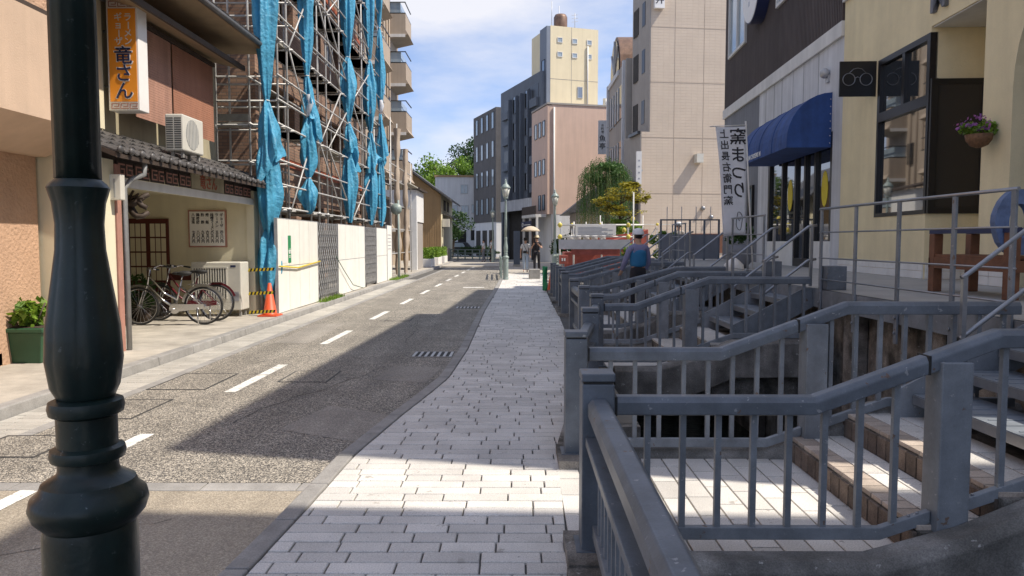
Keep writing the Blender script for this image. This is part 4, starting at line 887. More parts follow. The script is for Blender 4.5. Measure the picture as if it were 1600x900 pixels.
# bicycles
def bicycle(x, y, rz, frame_m, label, lean):
    t = thing('bicycle', label, 'bicycle', (x, y, .05), 'bicycles in the ramen shop porch'); T = Matrix.Translation((x, y, .05)) @ Matrix.Rotation(rad(rz), 4, 'Z') @ Matrix.Rotation(rad(lean), 4, 'X')
    for cx in (-.54, .54):
        ring = lambda R_, r_: [(cx + R_ * math.cos(2 * math.pi * i / 32), 0, .335 + R_ * math.sin(2 * math.pi * i / 32)) for i in range(32)]
        wo = MB(T).tube(ring(.315, 0), .019, 8, closed=True).build('wheel', 'rubber', t)
        MB(T).tube(ring(.293, 0), .010, 6, closed=True).build('rim', 'chrome', wo)
        sp_ = MB(T)
        for i in range(24): a = 2 * math.pi * i / 24; sp_.tube([(cx + .02 * math.cos(a + 1.2), .02 * (-1) ** i, .335 + .02 * math.sin(a + 1.2)), (cx + .29 * math.cos(a), 0, .335 + .29 * math.sin(a))], .0022, 4, False)
        sp_.build('spokes', 'chrome', wo); MB(T).tube([(cx, -.05, .335), (cx, .05, .335)], .022, 8).build('hub', 'chrome', wo)
        MB(T).sweep([(cx + .35 * math.cos(a), 0, .335 + .35 * math.sin(a)) for a in [rad(q) for q in (range(20, 171, 15) if cx > 0 else range(10, 141, 13))]], [(-.024, -.002), (.024, -.002), (.024, .003), (-.024, .003)], (0, 1, 0)).build('mudguard', frame_m if cx > 0 else 'chrome', t)
    fr = MB(T); bb = (.06, 0, .29); st = (.18, 0, .78); hd = (-.36, 0, .86); hd2 = (-.39, 0, .70)
    fr.tube([hd2, (-.15, 0, .44), bb], .019, 8).tube([hd, (-.12, 0, .56), (.10, 0, .44)], .017, 8).tube([bb, st], .017, 8)
    for s_ in (-.05, .05): fr.tube([bb, (.54, s_, .335)], .010, 6).tube([(.16, s_ * .5, .68), (.54, s_, .335)], .009, 6)
    fr.build('frame', frame_m, t)
    MB(T).tube([(-.34, 0, .96), hd, hd2, (-.44, 0, .58)], .016, 8).tube([(-.44, .045, .60), (-.54, .05, .335)], .011, 6).tube([(-.44, -.045, .60), (-.54, -.05, .335)], .011, 6).build('fork', 'chrome', t)
    MB(T).tube([(-.12, .27, .99), (-.26, .24, 1.02), (-.34, .10, .97), (-.34, -.10, .97), (-.26, -.24, 1.02), (-.12, -.27, .99)], .011, 8).build('handlebar', 'chrome', t)
    for s_ in (-.26, .26): MB(T).tube([(-.20, s_ * .96, 1.005), (-.08, s_ * 1.02, .985)], .016, 8).build('grip', 'rubber', t)
    MB(T).tube([st, (.205, 0, .86)], .013, 8).build('seat_post', 'chrome', t)
    MB(T).ball((.24, 0, .90), (.13, .085, .045), 12, 8).ball((.12, 0, .90), (.09, .035, .03), 10, 6).build('saddle', 'rubber', t)
    MB(T).box(.30, .66, -.06, .06, .70, .712).build('carrier', 'chrome', t)
    MB(T).prism([(bb[0] + .09 * math.cos(2 * math.pi * i / 20), bb[2] + .09 * math.sin(2 * math.pi * i / 20)) for i in range(20)], 'y', -.045, -.038).build('chain_ring', 'chrome', t)
    MB(T).prism([(.02, .23), (.56, .29), (.56, .37), (.02, .37)], 'y', -.06, -.048).build('chain_case', frame_m, t)
    for s_ in (-1, 1): MB(T).tube([(.06, s_ * .06, .29), (.06 + .13 * s_, s_ * .07, .24)], .009, 6).build('crank', 'chrome', t); MB(T).box(.02 + .13 * s_, .10 + .13 * s_, s_ * .07, s_ * .16, .225, .245).build('pedal', 'rubber', t)
    MB(T).tube([(.45, -.08, .30), (.50, -.17, .02)], .010, 6).build('stand', 'chrome', t)
bicycle(-5.95, 12.75, 4, 'chrome', 'silver framed city bicycle leaning in the porch, nearer the kerb', 3)
bicycle(-5.98, 13.4, -2, 'bike_maroon', 'maroon framed city bicycle standing behind the silver one', -4)
MB().box(-7.9, -6.9, 13.7, 14.4, .045, .5).build('stool_box', 'black_frame', None, 'low black box on the porch floor behind the bicycles', 'box', bevel=.02)
pp = thing('porch_plant', 'dark leafy pot plant in the shade by the porch door', 'plant', (-6.7, 13.2, .05))
MB().lathe([(.12, .05), (.16, .3)], (-6.7, 13.2, 0), 14).build('pot', 'soil', pp); leaves((-6.7, 13.2, .62), .32, .3, .36, 500, .1, 'leaf_dark', pp, seed=8)
gp_ = thing('green_planter', 'square green plastic planter with a bright leafy plant against the stucco wall', 'planter', (-5.85, 8.9, .045))
MB().hexa([(-6.02, 8.72, .046), (-5.66, 8.72, .046), (-5.66, 9.06, .046), (-6.02, 9.06, .046), (-6.08, 8.66, .42), (-5.60, 8.66, .42), (-5.60, 9.12, .42), (-6.08, 9.12, .42)]).build('pot', 'planter_green', gp_, bevel=.01)
MB().box(-6.11, -5.57, 8.63, 9.15, .421, .47).build('lip', 'planter_green', gp_, bevel=.01); MB().box(-6.05, -5.63, 8.7, 9.08, .471, .475).build('soil', 'soil', gp_)
leaves((-5.84, 8.88, .68), .27, .27, .24, 420, .12, 'leaf_bright', gp_, seed=9)
st_ = MB()
for i in range(6): st_.tube([(-5.84 + .03 * math.cos(i), 8.88 + .03 * math.sin(i), .47), (-5.84 + .15 * math.cos(i), 8.88 + .15 * math.sin(i), .75)], .008, 5)
st_.build('stems', 'bark', gp_)
cb_ = thing('concrete_block', 'grey hollow concrete block on the footpath beside the green planter', 'block', (-6.15, 8.4, .045))
MB().box(-6.3, -6.0, 8.42, 8.56, .046, .20).build('block', 'kerbstone', cb_, bevel=.008)
for i in range(3): MB().box(-6.27 + i * .095, -6.20 + i * .095, 8.417, 8.4195, .075, .17).build('hole', 'dark_vent', cb_)
# --- brick building under renovation
BB = thing('brick_building', 'tall brown brick building wrapped in scaffolding with dark open bays', 'building', (-9, 22, 0))
MB().box(-14, -5.9, 17.0, 17.3, -.1, 13.5).build('end_wall', 'brick_end', BB)
f = MB()
for z0, z1 in ((2.5, 4.3), (5.3, 7.0), (8.0, 9.7), (10.7, 12.4)): f.box(-6.2, -5.9, 17.3, 28.4, z0, z1)
for y in (17.3, 20.0, 22.8, 25.6, 28.0): f.box(-6.21, -5.901, y, y + .45, -.1, 13.5)
f.build('front_wall', 'brick_front', BB)
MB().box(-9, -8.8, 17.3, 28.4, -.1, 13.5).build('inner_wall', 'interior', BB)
for z in (2.5, 5.3, 8.0, 10.7): MB().box(-8.8, -6.2, 17.3, 28.4, z, z + .15).build('floor_slab', 'concrete', BB)
for z in (3.6, 6.3, 9.0, 11.7): MB().box(-5.89, -5.86, 17.3, 28.4, z - .18, z + .02).build('edge_beam', 'rust_beam', BB)
for y0 in (17.85, 20.6, 23.4, 26.2):
    for z0 in (7.0, 9.7): window(BB, None, y0, y0 + 1.4, z0, z0 + 1.0, -6.05, .05, 'glass', 'gate_metal', (y0 + .7,), proud=0)
MB().box(-14, -5.9, 28.2, 28.4, -.1, 13.5).build('end_wall', 'brick_end', BB)
# --- scaffold
SC = thing('scaffold', 'grey steel tube scaffold with guard rails, planks and diagonal braces on the brick building', 'scaffold', (-5.2, 21, 0))
LV = [2.2, 3.95, 5.7, 7.45, 9.2, 10.95]
PY = [15.7, 16.35, 18.1, 18.85, 19.7, 21.2, 22.6, 24.3, 25.9, 27.6]
for y in PY:
    for x in (-4.98, -5.58):
        if x == -5.58 and y in (18.85, 19.7): continue
        s_ = MB().tube([(x, y, .05), (x, y, 13)], .0243, 8).build('standard', 'scaffold', SC)
        k = MB()
        for z in LV: k.tube([(x, y, z - .05), (x, y, z + .04)], .042, 8)
        k.build('coupler', 'gate_metal', s_)
for z in LV:
    for x in (-4.98, -5.58):
        for dz in ((0, .5, 1.0) if x == -4.98 else (0, .95)): MB().tube([(x + .05, 15.5, z + dz), (x + .05, 28.2, z + dz)], .0215, 6).build('ledger', 'scaffold', SC)
    for y in PY: MB().tube([(-5.75, y + .05, z - .04), (-4.85, y + .05, z - .04)], .0215, 6).build('transom', 'scaffold', SC)
    for a, b in zip(PY, PY[2:]):
        if rnd.random() < .9: MB().box(-5.52, -5.04, a + .08, b - .04, z + .005, z + .05).build('plank', 'plank', SC)
for i, (a, b) in enumerate(((16.35, 18.1), (19.7, 22.6), (22.6, 25.9), (18.85, 21.2))):
    for j, z in enumerate(LV[:-1]):
        if (i + j) % 2 == 0: MB().tube([(-4.93, a, z), (-4.93, b, LV[j + 1])], .0215, 6).build('brace', 'scaffold', SC)
        else: MB().tube([(-4.93, b, z), (-4.93, a, LV[j + 1])], .0215, 6).build('brace', 'scaffold', SC)
# return of the scaffold along the end wall above the ramen roof
for x in (-6.3, -7.4):
    for y in (15.75, 16.5): MB().tube([(x, y, .05), (x, y, 13)], .0243, 8).build('standard', 'scaffold', SC)
for z in LV:
    for y in (15.75, 16.5):
        for dz in (0, .5, 1.0): MB().tube([(-9, y, z + dz), (-4.9, y, z + dz)], .0215, 6).build('ledger', 'scaffold', SC)
    MB().box(-8.5, -5.65, 15.85, 16.4, z + .03, z + .08).build('plank', 'plank', SC); MB().box(-8.5, -5.65, 15.80, 15.82, z + .09, z + .24).build('toe_board', 'plank', SC)
for j in range(5): MB().tube([(-7.4, 15.7, LV[j]), (-6.3, 15.7, LV[j + 1])], .0215, 6).build('brace', 'scaffold', SC)
# --- blue tarpaulins gathered round the standards
def tarp(y, x, segs, label, seed, r0=.20):
    R = random.Random(seed); t = thing('blue_tarpaulin', label, 'tarpaulin', (x, y, segs[-1][1]), 'blue tarpaulins bundled along the scaffold')
    for (z1, z0, fl) in segs:
        m = MB(); n_ = 40; K = 28; rings = []; ph = [R.uniform(0, 6.28) for _ in range(4)]; dr_ = R.uniform(-.12, .12)
        for k in range(K + 1):
            u = k / K; z = z1 + (z0 - z1) * u
            rr = r0 * .82 * (.28 + .95 * math.sin(math.pi * min(1, u * (1.0 if not fl else .62))) ** .8) if not fl else r0 * .8 * (.26 + 1.15 * u ** .7)
            ring = []
            for j in range(n_):
                a = 2 * math.pi * j / n_
                q = rr * (1 + .26 * math.sin(5 * a + ph[0] + u * 2.5) + .16 * math.sin(9 * a + ph[1] - u * 3) + .18 * math.sin(2 * a + ph[2] + 6 * u) + .10 * math.sin(3 * a + 13 * u + ph[3]))
                zz = z + (.30 * math.sin(a + ph[3]) + .12 * math.sin(3 * a + ph[1]) + .05 * math.sin(7 * a)) * (u ** 3 if fl else 0)
                ring.append(m.pt((x + q * math.cos(a) * .7 + (.06 * u if fl else 0), y + q * math.sin(a) * (1.15 + .5 * fl * (math.sin(a) > 0) * u) + (dr_ + .10 * fl) * u * math.sin(math.pi * u * (.5 if fl else 1)), zz)))
            rings.append(ring)
        for k in range(K):
            for j in range(n_): m.face((rings[k][j], rings[k][(j + 1) % n_], rings[k + 1][(j + 1) % n_], rings[k + 1][j]), True)
        m.build('skirt' if fl else 'bundle', 'tarp', t)
    for (z1, z0, fl) in segs[1:]: MB().tube([(x + .05 * math.cos(a), y + .07 * math.sin(a), z1) for a in [2 * math.pi * i / 12 for i in range(12)]], .012, 5, closed=True).build('tie', 'white', t)
tarp(14.95, -4.96, [(8.6, 4.3, 0), (4.3, 3.05, 1), (3.6, 1.5, 0), (1.8, .25, 0)], 'wide blue tarpaulin bundle beside the ramen shop, tied once with a flared skirt', 1, .26)
tarp(17.75, -4.93, [(9.5, 5.4, 0), (5.4, 4.2, 1), (4.5, 3.0, 0), (3.0, 2.15, 0)], 'blue tarpaulin bundle hanging above the end of the first white panel', 2, .22)
tarp(22.1, -4.93, [(11.5, 6.9, 0), (6.9, 5.0, 0), (5.0, 3.9, 1), (4.2, 2.05, 0)], 'blue tarpaulin bundle with a long twist above the second white panel run', 3, .25)
tarp(25.4, -4.93, [(12.8, 7.6, 0), (7.6, 5.2, 0), (5.2, 4.0, 1), (4.2, 2.05, 0)], 'blue tarpaulin bundle with a hooked skirt above the second folding gate', 4, .25)
tarp(27.3, -4.93, [(13, 9.2, 0), (9.2, 6.2, 0), (6.2, 4.4, 1), (4.6, 2.05, 0)], 'slim blue tarpaulin bundle at the far end of the scaffold', 5, .2)
nt_ = MB(); nn = [[nt_.pt((-5.0 - .04 * math.sin(i * 1.7 + j), 14.95 + i * .08, .1 + j * .19)) for i in range(9)] for j in range(9)]
for j in range(8):
    for i in range(8): nt_.face((nn[j][i], nn[j][i + 1], nn[j + 1][i + 1], nn[j + 1][i]), True)
nt_.build('safety_net', 'tarp_dark', None, 'teal blue sheet netting hung behind the orange cone', 'netting')
# white sleeve bits
for i, (y, z) in enumerate(((17.6, 4.95), (25.2, 6.3), (27.1, 6.6))):
    MB().tube([(-4.86, y, z), (-4.84, y + .06, z - .2), (-4.87, y - .04, z - .5)], [.05, .08, .04], 7).build('white_wrap', 'white_cloth', None, 'crumpled white wrap tied to the scaffold near %s' % ['the first panel bundle', 'the hooked blue skirt', 'the slim far bundle'][i], 'wrap')
# --- site fence
def panel(y0, y1, n_, label, mid=True, z1=1.97):
    t = thing('fence_panel', label, 'fence panel', (-4.75, (y0 + y1) / 2, .05)); d = (y1 - y0) / n_
    for i in range(n_):
        for a, b in (((.06, .98), (1.0, z1 - .02)) if mid else ((.06, z1 - .02),)): MB().box(-4.77, -4.74, y0 + i * d + .006, y0 + (i + 1) * d - .006, a, b).build('board', 'fence_board', t)
    for z in (.05, z1 - .03) + ((.975,) if mid else ()): MB().box(-4.79, -4.745, y0, y1, z, z + .03).build('rail', 'gate_metal', t)
    for y in (y0 - .02, y1): MB().box(-4.80, -4.735, y, y + .025, .05, z1).build('frame_post', 'gate_metal', t)
    return t
def folding(y0, y1, label):
    t = thing('folding_gate', label, 'gate', (-4.75, (y0 + y1) / 2, .05)); n_ = 9; d = (y1 - y0) / n_
    for i in range(n_ + 1): MB().box(-4.785, -4.755, y0 + i * d - .012, y0 + i * d + .012, .10, 1.95).build('upright', 'gate_metal', t)
    for i in range(n_):
        for k in range(6):
            z = .15 + k * .3; MB().bar((-4.748, y0 + i * d, z), (-4.748, y0 + (i + 1) * d, z + .3), .006, .02).build('lattice', 'gate_metal', t); MB().bar((-4.742, y0 + i * d, z + .3), (-4.742, y0 + (i + 1) * d, z), .006, .02).build('lattice', 'gate_metal', t)
    for y in (y0 + .1, y1 - .1): MB().tube([(-4.8, y, .09), (-4.74, y, .09)], .045, 10).build('caster', 'rubber', t)
p1 = panel(14.75, 17.75, 4, 'first white site fence panel, with green sign and yellow tape', True)
pg = MB().box(-4.739, -4.735, 15.42, 15.62, 1.05, 1.62).build('green_sign', 'green_sign', p1); [MB().box(-4.7345, -4.733, 15.46, 15.58, zz, zz + .015).build('sign_mark', 'white', p1) for zz in (1.16, 1.19)]; text('uh', .16, 'white', frame((-4.733, 15.52, 1.29), (0, 1, 0), (0, 0, 1)), p1)
MB().box(-4.739, -4.736, 15.02, 15.36, 1.05, 1.60).build('notice', 'sign_white', p1)
folding(17.85, 19.7, 'grey folding lattice gate between the first two white panel runs')
panel(19.8, 23.3, 4, 'second white site fence panel between the two folding gates')
folding(23.4, 25.2, 'grey folding lattice gate beyond the second white panel')
panel(25.3, 27.3, 3, 'third short white site fence panel past the second gate'); np_ = panel(27.4, 28.4, 1, 'white notice panel at the end of the site fence', False, 2.1)
for k in range(5): MB().box(-4.739, -4.737, 27.55, 28.2, 1.2 + k * .13, 1.23 + k * .13).build('notice_line', 'silver', np_)
cn = thing('traffic_cone', 'orange traffic cone at the corner of the site fence behind striped tape', 'cone', (-4.78, 14.35, .045))
MB().box(-4.97, -4.60, 14.16, 14.54, .046, .075).build('base', 'cone', cn); MB().lathe([(.15, .075), (.13, .09), (.03, .68), (.02, .69)], (-4.785, 14.35, 0), 20).build('body', 'cone', cn)
for k, z in enumerate((.95, .50, .14)):
    t = thing('hazard_tape', 'yellow and black striped tape strung %s the orange cone' % ['above the tip of', 'across the upper half of', 'across the foot of'][k], 'tape', (-4.9, 14.2, z)); n_ = 14
    for i in range(n_):
        x0 = -5.12 + i * .5 / n_; zz = z + .02 * i / n_
        MB().hexa([(x0, 14.12, zz - .03), (x0 + .5 / n_, 14.12, zz - .03), (x0 + .5 / n_, 14.124, zz - .03), (x0, 14.124, zz - .03), (x0 + .02, 14.12, zz + .03), (x0 + .5 / n_ + .02, 14.12, zz + .03), (x0 + .5 / n_ + .02, 14.124, zz + .03), (x0 + .02, 14.124, zz + .03)]).build('stripe', ['hazard_yellow', 'ink'][i % 2], t)
MB().tube([(-4.70, 14.74, 1.0), (-4.70, 16, .93), (-4.69, 17.75, 1.02)], .018, 6).build('yellow_rope', 'hazard_yellow', None, 'yellow tape bundle sagging across the first white panel', 'rope')
MB().tube([(-4.7, 19.4, 1.1), (-4.68, 20.2, .7), (-4.66, 21.2, .25), (-4.6, 22.4, .08)], .011, 6).build('hose', 'planter_green', None, 'green hose trailing from the gate down the second panel', 'hose')
def grass(x0, x1, y0, y1, z, n_, label):
    R = random.Random(n_); m = MB()
    for _ in range(n_):
        x, y = R.uniform(x0, x1), R.uniform(y0, y1); h = R.uniform(.03, .12); a = R.uniform(0, 6.28); dx, dy = .01 * math.cos(a), .01 * math.sin(a); lx, ly = R.gauss(0, .03), R.gauss(0, .03)
        m.face((m.pt((x - dx, y - dy, z)), m.pt((x + dx, y + dy, z)), m.pt((x + lx, y + ly, z + h))))
    tag(m.build('weeds', 'leaf_bright', None), label, 'weeds', kind='stuff')
grass(-4.72, -4.5, 17.5, 19.5, .045, 500, 'weeds growing along the foot of the folding gate'); grass(-4.7, -4.4, 27.5, 31, .045, 700, 'weeds growing past the end of the site fence')
# ============================================================ FARTHER ALONG THE STREET
def block(parent, T, w_, d, h, m_, name='wall', z0=-.1): return MB(T).box(0, w_, 0, d, z0, h).build(name, m_, parent)
def face_windows(parent, T, side, spots, wy, wz, gm='glass', fm='trim_white', fr=.06, mull=True, dep=.05):
    """side 'f': on the face y=0 (facing -y); side 's': on the face x=0 (facing -x). spots: (pos, z)"""
    for p, z in spots:
        if side == 'f': B = lambda m, a0, a1, b0, b1, z0, z1: m.box(a0, a1, -b1, -b0, z0, z1)
        else: B = lambda m, a0, a1, b0, b1, z0, z1: m.box(-b1, -b0, a0, a1, z0, z1)
        f = MB(T)
        for a0, a1, z0, z1 in ((p, p + wy, z, z + fr), (p, p + wy, z + wz - fr, z + wz), (p, p + fr, z + fr, z + wz - fr), (p + wy - fr, p + wy, z + fr, z + wz - fr)): B(f, a0, a1, .002, dep, z0, z1)
        if mull: B(f, p + wy / 2 - fr / 2, p + wy / 2 + fr / 2, .002, dep, z + fr, z + wz - fr)
        fo = f.build('window', fm, parent); g_ = MB(T); B(g_, p + fr, p + wy - fr, .003, dep * .5, z + fr, z + wz - fr); g_.build('pane', gm, fo)
# beige apartment tower
AP = thing('apartment_tower', 'beige apartment tower with corner balconies rising behind the scaffold', 'building', (-11, 43, 0))
MB().box(-18, -7.6, 38, 43, -.1, 19.5).box(-18, -7.5, 43, 48, -.1, 15.2).build('wall', 'apartment', AP)
MB().box(-18, -7.48, 42.999, 48.05, 15.2, 15.45).build('parapet', 'apartment_band', AP)
for y0, y1, xo, zs in ((39.4, 41.8, -6.95, 6), (45.0, 47.4, -6.55, 5)):
    for k in range(zs):
        z = 2.1 + k * 2.9; b = MB().prism([(-7.52, z - .1), (xo + .15, z + .15), (xo, z + .4), (xo, z + 1.35), (-7.52, z + 1.35)], 'y', y0, y1).build('balcony', 'apartment', AP)
        MB().box(-7.59, xo - .02, y0 - .03, y0 + .0, z - .02, z + .16).build('slab_edge', 'trim_white', b)
        for zz in (z + 1.36, z + 2.0): MB().box(xo - .05, xo - .0, y0, y1, zz, zz + .05).box(-7.5, xo, y0, y0 + .05, zz, zz + .05).build('balcony_rail', 'black_frame', b)
        MB().box(-7.52, xo - .3, y0 + .06, y1, z + 1.42, z + 2.0).build('balcony_glass', 'pale_glass', b)
        MB().box(-7.58, -7.4, y0 - 1.0, y0 - .35, z + .9, z + 2.1).build('window', 'black_frame', AP)
for z in (5.0, 7.9, 10.8, 13.7): MB().box(-7.7, -7.57, 38, 43, z - .04, z).build('joint_band', 'apartment_band', AP)
for y in (43.6, 44.4): MB().tube([(-7.44, y, 0), (-7.44, y, 15)], .06, 6).build('downpipe', 'apartment_band', AP)
face_windows(AP, Matrix.Translation((-18, 38, 0)), 'f', [(7.5, 3.2 + 2.9 * k) for k in range(5)], 1.6, 1.2, 'glass', 'black_frame')
# beige wrapped scaffold bundle and portal
def wrap(y, x, z0, z1, label, seed):
    R = random.Random(seed); m = MB(); rings = []; n_ = 14; K = 30
    for k in range(K + 1):
        z = z1 + (z0 - z1) * k / K; rr = .10 * (1 + .22 * math.sin(k * .55 + seed) + .2 * math.sin(k * 1.31 + 2 * seed)); rings.append([m.pt((x + rr * math.cos(a) * (1 + .25 * math.sin(4 * a + k * .3)), y + rr * 1.6 * math.sin(a) + .1 * math.sin(k * .3 + seed), z)) for a in [2 * math.pi * j / n_ for j in range(n_)]])
    for k in range(K):
        for j in range(n_): m.face((rings[k][j], rings[k][(j + 1) % n_], rings[k + 1][(j + 1) % n_], rings[k + 1][j]), True)
    m.build('beige_sheeting', 'apartment', None, label, 'sheeting')
wrap(31.2, -4.95, .1, 6.2, 'long beige sheeting bundled round a scaffold pole past the site fence', 1); wrap(33.2, -4.9, .1, 5.6, 'beige sheeting bundle hanging next to the white portal', 2)
S2 = thing('low_scaffold', 'short grey tube scaffold beside the white portal', 'scaffold', (-5, 32, 0))
for y in (29.6, 31.2, 33.2, 35.2):
    for x in (-4.95, -5.6): MB().tube([(x, y, .04), (x, y, 6.4 if y < 32 else 5.2)], .0243, 6).build('standard', 'scaffold', S2)
for z in (1.0, 2.0, 3.0, 4.0, 4.6):
    for x in (-4.95, -5.6): MB().tube([(x, 29.4, z), (x, 35.6, z)], .0215, 6).build('ledger', 'scaffold', S2)
MB().box(-5.55, -4.7, 33, 36, 4.05, 4.1).build('plank', 'plank', S2)
MB().box(-8.5, -6.0, 29.2, 36, -.1, 3.6).build('shed', 'dark_wood', None, 'low dark timber shed wall behind the short scaffold', 'shed')
PT = thing('white_portal', 'white rendered gateway portal beside the brown house', 'gateway', (-5.5, 38, 0))
MB().box(-6.6, -5.0, 37.6, 37.9, 3.2, 4.1).box(-5.35, -5.0, 37.6, 37.9, -.1, 3.2).box(-6.6, -6.3, 37.6, 37.9, -.1, 3.2).box(-5.35, -5.0, 37.9, 40.5, 2.5, 4.1).build('frame', 'white', PT); MB().box(-5.3, -5.05, 37.9, 40.5, -.1, 2.5).build('lower_panel', 'tan_side', PT); MB().prism([(-6.9, 4.5), (-4.8, 4.1), (-4.8, 4.2), (-6.9, 4.7)], 'y', 37.4, 40.7).build('roof', 'dark_wood', PT)
# convex mirror on a pole
mr_ = thing('traffic_mirror', 'round traffic mirror with grey back on a green pole past the site fence', 'mirror', (-4.55, 28.9, 0))
MB().tube([(-4.55, 28.9, .04), (-4.55, 28.9, 3.1)], .04, 8).build('pole', 'lamp_pale', mr_)
q = MB(Matrix.Translation((-4.62, 28.82, 2.75)) @ Matrix.Rotation(rad(90), 4, 'X')); q.lathe([(.02, -.05), (.14, -.035), (.21, 0), (.22, .015), (.02, .02)], (0, 0, 0), 18); q.build('mirror_shell', 'lamp_pale', mr_)
# brown corrugated house
BH = thing('brown_house', 'brown corrugated sheet house with sloping dark roof', 'house', (-7.5, 60, 0))
MB().prism([(-10.5, -.1), (-5.6, -.1), (-5.6, 5.0), (-8.6, 7.2), (-10.5, 6.0)], 'y', 56.03, 66).build('wall', 'cream', BH)
rb = MB(); x = -10.4
while x < -5.62:
    zt = 5.0 + (-5.6 - x) * (2.2 / 3.0) if x > -8.6 else 7.2 - (-8.6 - x) * .63
    rb.box(x, x + .09, 55.985, 56.029, 0, zt - .05); x += .18
MB().prism([(-10.5, -.1), (-5.6, -.1), (-5.6, 5.0), (-8.6, 7.2), (-10.5, 6.0)], 'y', 56.0, 56.028).build('gable_sheet', 'brown_sheet', BH); rb.build('sheet_ribs', 'brown_sheet', BH)
MB().prism([(-4.9, 4.55), (-8.6, 7.25), (-10.9, 5.75), (-10.9, 5.9), (-8.6, 7.45), (-4.9, 4.7)], 'y', 55.6, 66.4).build('roof', 'roof_tile', BH)
MB().prism([(-5.6, 3.6), (-5.0, 3.35), (-5.0, 3.42), (-5.6, 3.72)], 'y', 57, 66).build('pent_roof', 'roof_tile', BH)
for y in (58, 61): MB().box(-5.6, -5.56, y, y + 1.5, 3.9, 4.7).build('window', 'dark_wood', BH)
MB().box(-5.55, -5.05, 56.4, 57.2, 2.6, 3.2).build('box_unit', 'plastic_white', BH)
for i, y in enumerate((42.3, 46.3, 50.3)):
    t = thing('hedge_planter', 'white trough planter with clipped bright hedge, %s' % ['closest to the white portal', 'middle of the three before the house', 'closest to the brown house'][i], 'planter', (-5.1, y, .04), 'hedge planters on the footpath')
    MB().box(-5.5, -4.75, y - .5, y + 1.6, .041, .5).build('trough', 'sign_white', t, bevel=.02)
    R = random.Random(i); m = MB()
    for _ in range(1300):
        p = Vector((R.uniform(-5.48, -4.77), R.uniform(y - .48, y + 1.58), R.uniform(.5, 1.12))); a = Vector((R.gauss(0, 1), R.gauss(0, 1), R.gauss(0, 1))).normalized() * .06; b = a.cross(Vector((R.gauss(0, 1), R.gauss(0, 1), R.gauss(0, 1)))).normalized() * .04
        m.face((m.pt(p - a), m.pt(p + b), m.pt(p + a), m.pt(p - b)))
    m.build('hedge', 'leaf_bright', t)
MB().box(-6, -4.9, 54, 55.9, -.1, 1.0).build('stone_wall', 'tan_side', None, 'low grey brown wall before the brown house', 'wall')
# white three storey building
WB = thing('white_building', 'white three storey building at the bend of the street', 'building', (-6, 82, 0)); T = Matrix.Translation((-8.6, 80, 0)) @ Matrix.Rotation(rad(4), 4, 'Z')
block(WB, T, 6.2, 10, 8.4, 'white_wall'); MB(T).box(-.1, 6.3, -.1, 10, 8.4, 8.6).build('roof_edge', 'brown_sheet', WB)
face_windows(WB, T, 'f', [(2.7, 6.6), (1.6, 4.4), (2.75, 4.4), (3.85, 4.5)], .8, 1.0, 'pale_glass', 'gate_metal'); MB(T).box(2.4, 3.3, -.02, 0, 1.2, 2.6).box(3.8, 5.5, -.02, 0, 1.6, 2.7).build('dark_opening', 'black_frame', WB)  # black slabs on the wall stand for the darkness of ground floor openings
# street-side row that swings left with the bend
def RT(x, y, a=20): return Matrix.Translation((x, y, 0)) @ Matrix.Rotation(rad(a), 4, 'Z')
CB = thing('charcoal_building', 'charcoal four storey building with slim window pairs', 'building', (-1.9, 72, 0)); T = RT(-1.87, 72)
block(CB, T, 5, 7.4, 14.4, 'charcoal_wall', z0=3.4); MB(T).box(.05, 5, .05, 7.35, -.1, 3.4).build('ground_floor', 'white_wall', CB)
face_windows(CB, T, 's', [(.55 + 1.75 * i, 4.2 + 2.75 * k) for i in range(4) for k in range(4)], .75, 1.6, 'pale_glass', 'black_frame', .05, False)
for i in range(3): MB(T).box(.0, .05, .8 + i * 2.2, 2.2 + i * 2.2, 0, 2.6).build('shop_opening', 'interior', CB)
MB(T).box(-.003, -.0005, 0, 7.4, 10.4, 10.44).build('joint_band', 'black_frame', CB)
GB2 = thing('blue_grey_building', 'tall blue grey building with balcony recesses and vertical fins', 'building', (1.9, 57, 0)); T = RT(1.94, 56)
block(GB2, T, 3, 9.3, 14.2, 'bluegrey_wall', z0=4.3); MB(T).box(.6, 3, .1, 9.2, -.1, 4.3).build('entrance_recess', 'interior', GB2); MB(T).box(-.05, .0, .05, 9.25, 4.0, 4.9).build('fascia', 'grey_panel', GB2)
MB(T).box(0, .6, .1, .5, -.1, 4.0).box(0, .6, 8.8, 9.2, -.1, 4.0).build('column', 'bluegrey_wall', GB2)
for k in range(4):
    z = 5.4 + 2.15 * k
    for y0, wd in ((.5, 1.3), (6.9, 1.5)):
        r_ = MB(T).box(-.02, -.002, y0, y0 + wd, z, z + 1.55).build('recess', 'black_frame', GB2); MB(T).box(-.25, -.021, y0 - .05, y0 + wd + .05, z - .15, z + .5).build('balcony', 'bluegrey_wall', r_)
    face_windows(GB2, T, 's', [(2.4, z + .1), (5.2, z + .1)], .95, 1.4, 'glass', 'black_frame', .05, False)
for y in (2.1, 3.7, 4.8, 6.5): MB(T).box(-.3, -.002, y, y + .12, 4.9, 13.2).build('fin', 'bluegrey_wall', GB2)
R_ = random.Random(3)
for i in range(9): z_ = 11.8 - i * .62; MB(T).box(-.06, -.01, 4.16 - .1 * R_.random(), 4.36 + .1 * R_.random(), z_, z_ + R_.uniform(.12, .36)).build('sign_mark', 'grey_panel', GB2)
PK = thing('pink_building', 'pink rendered three storey building with shop below', 'building', (2.25, 52, 0)); T = RT(2.25, 52, 15)
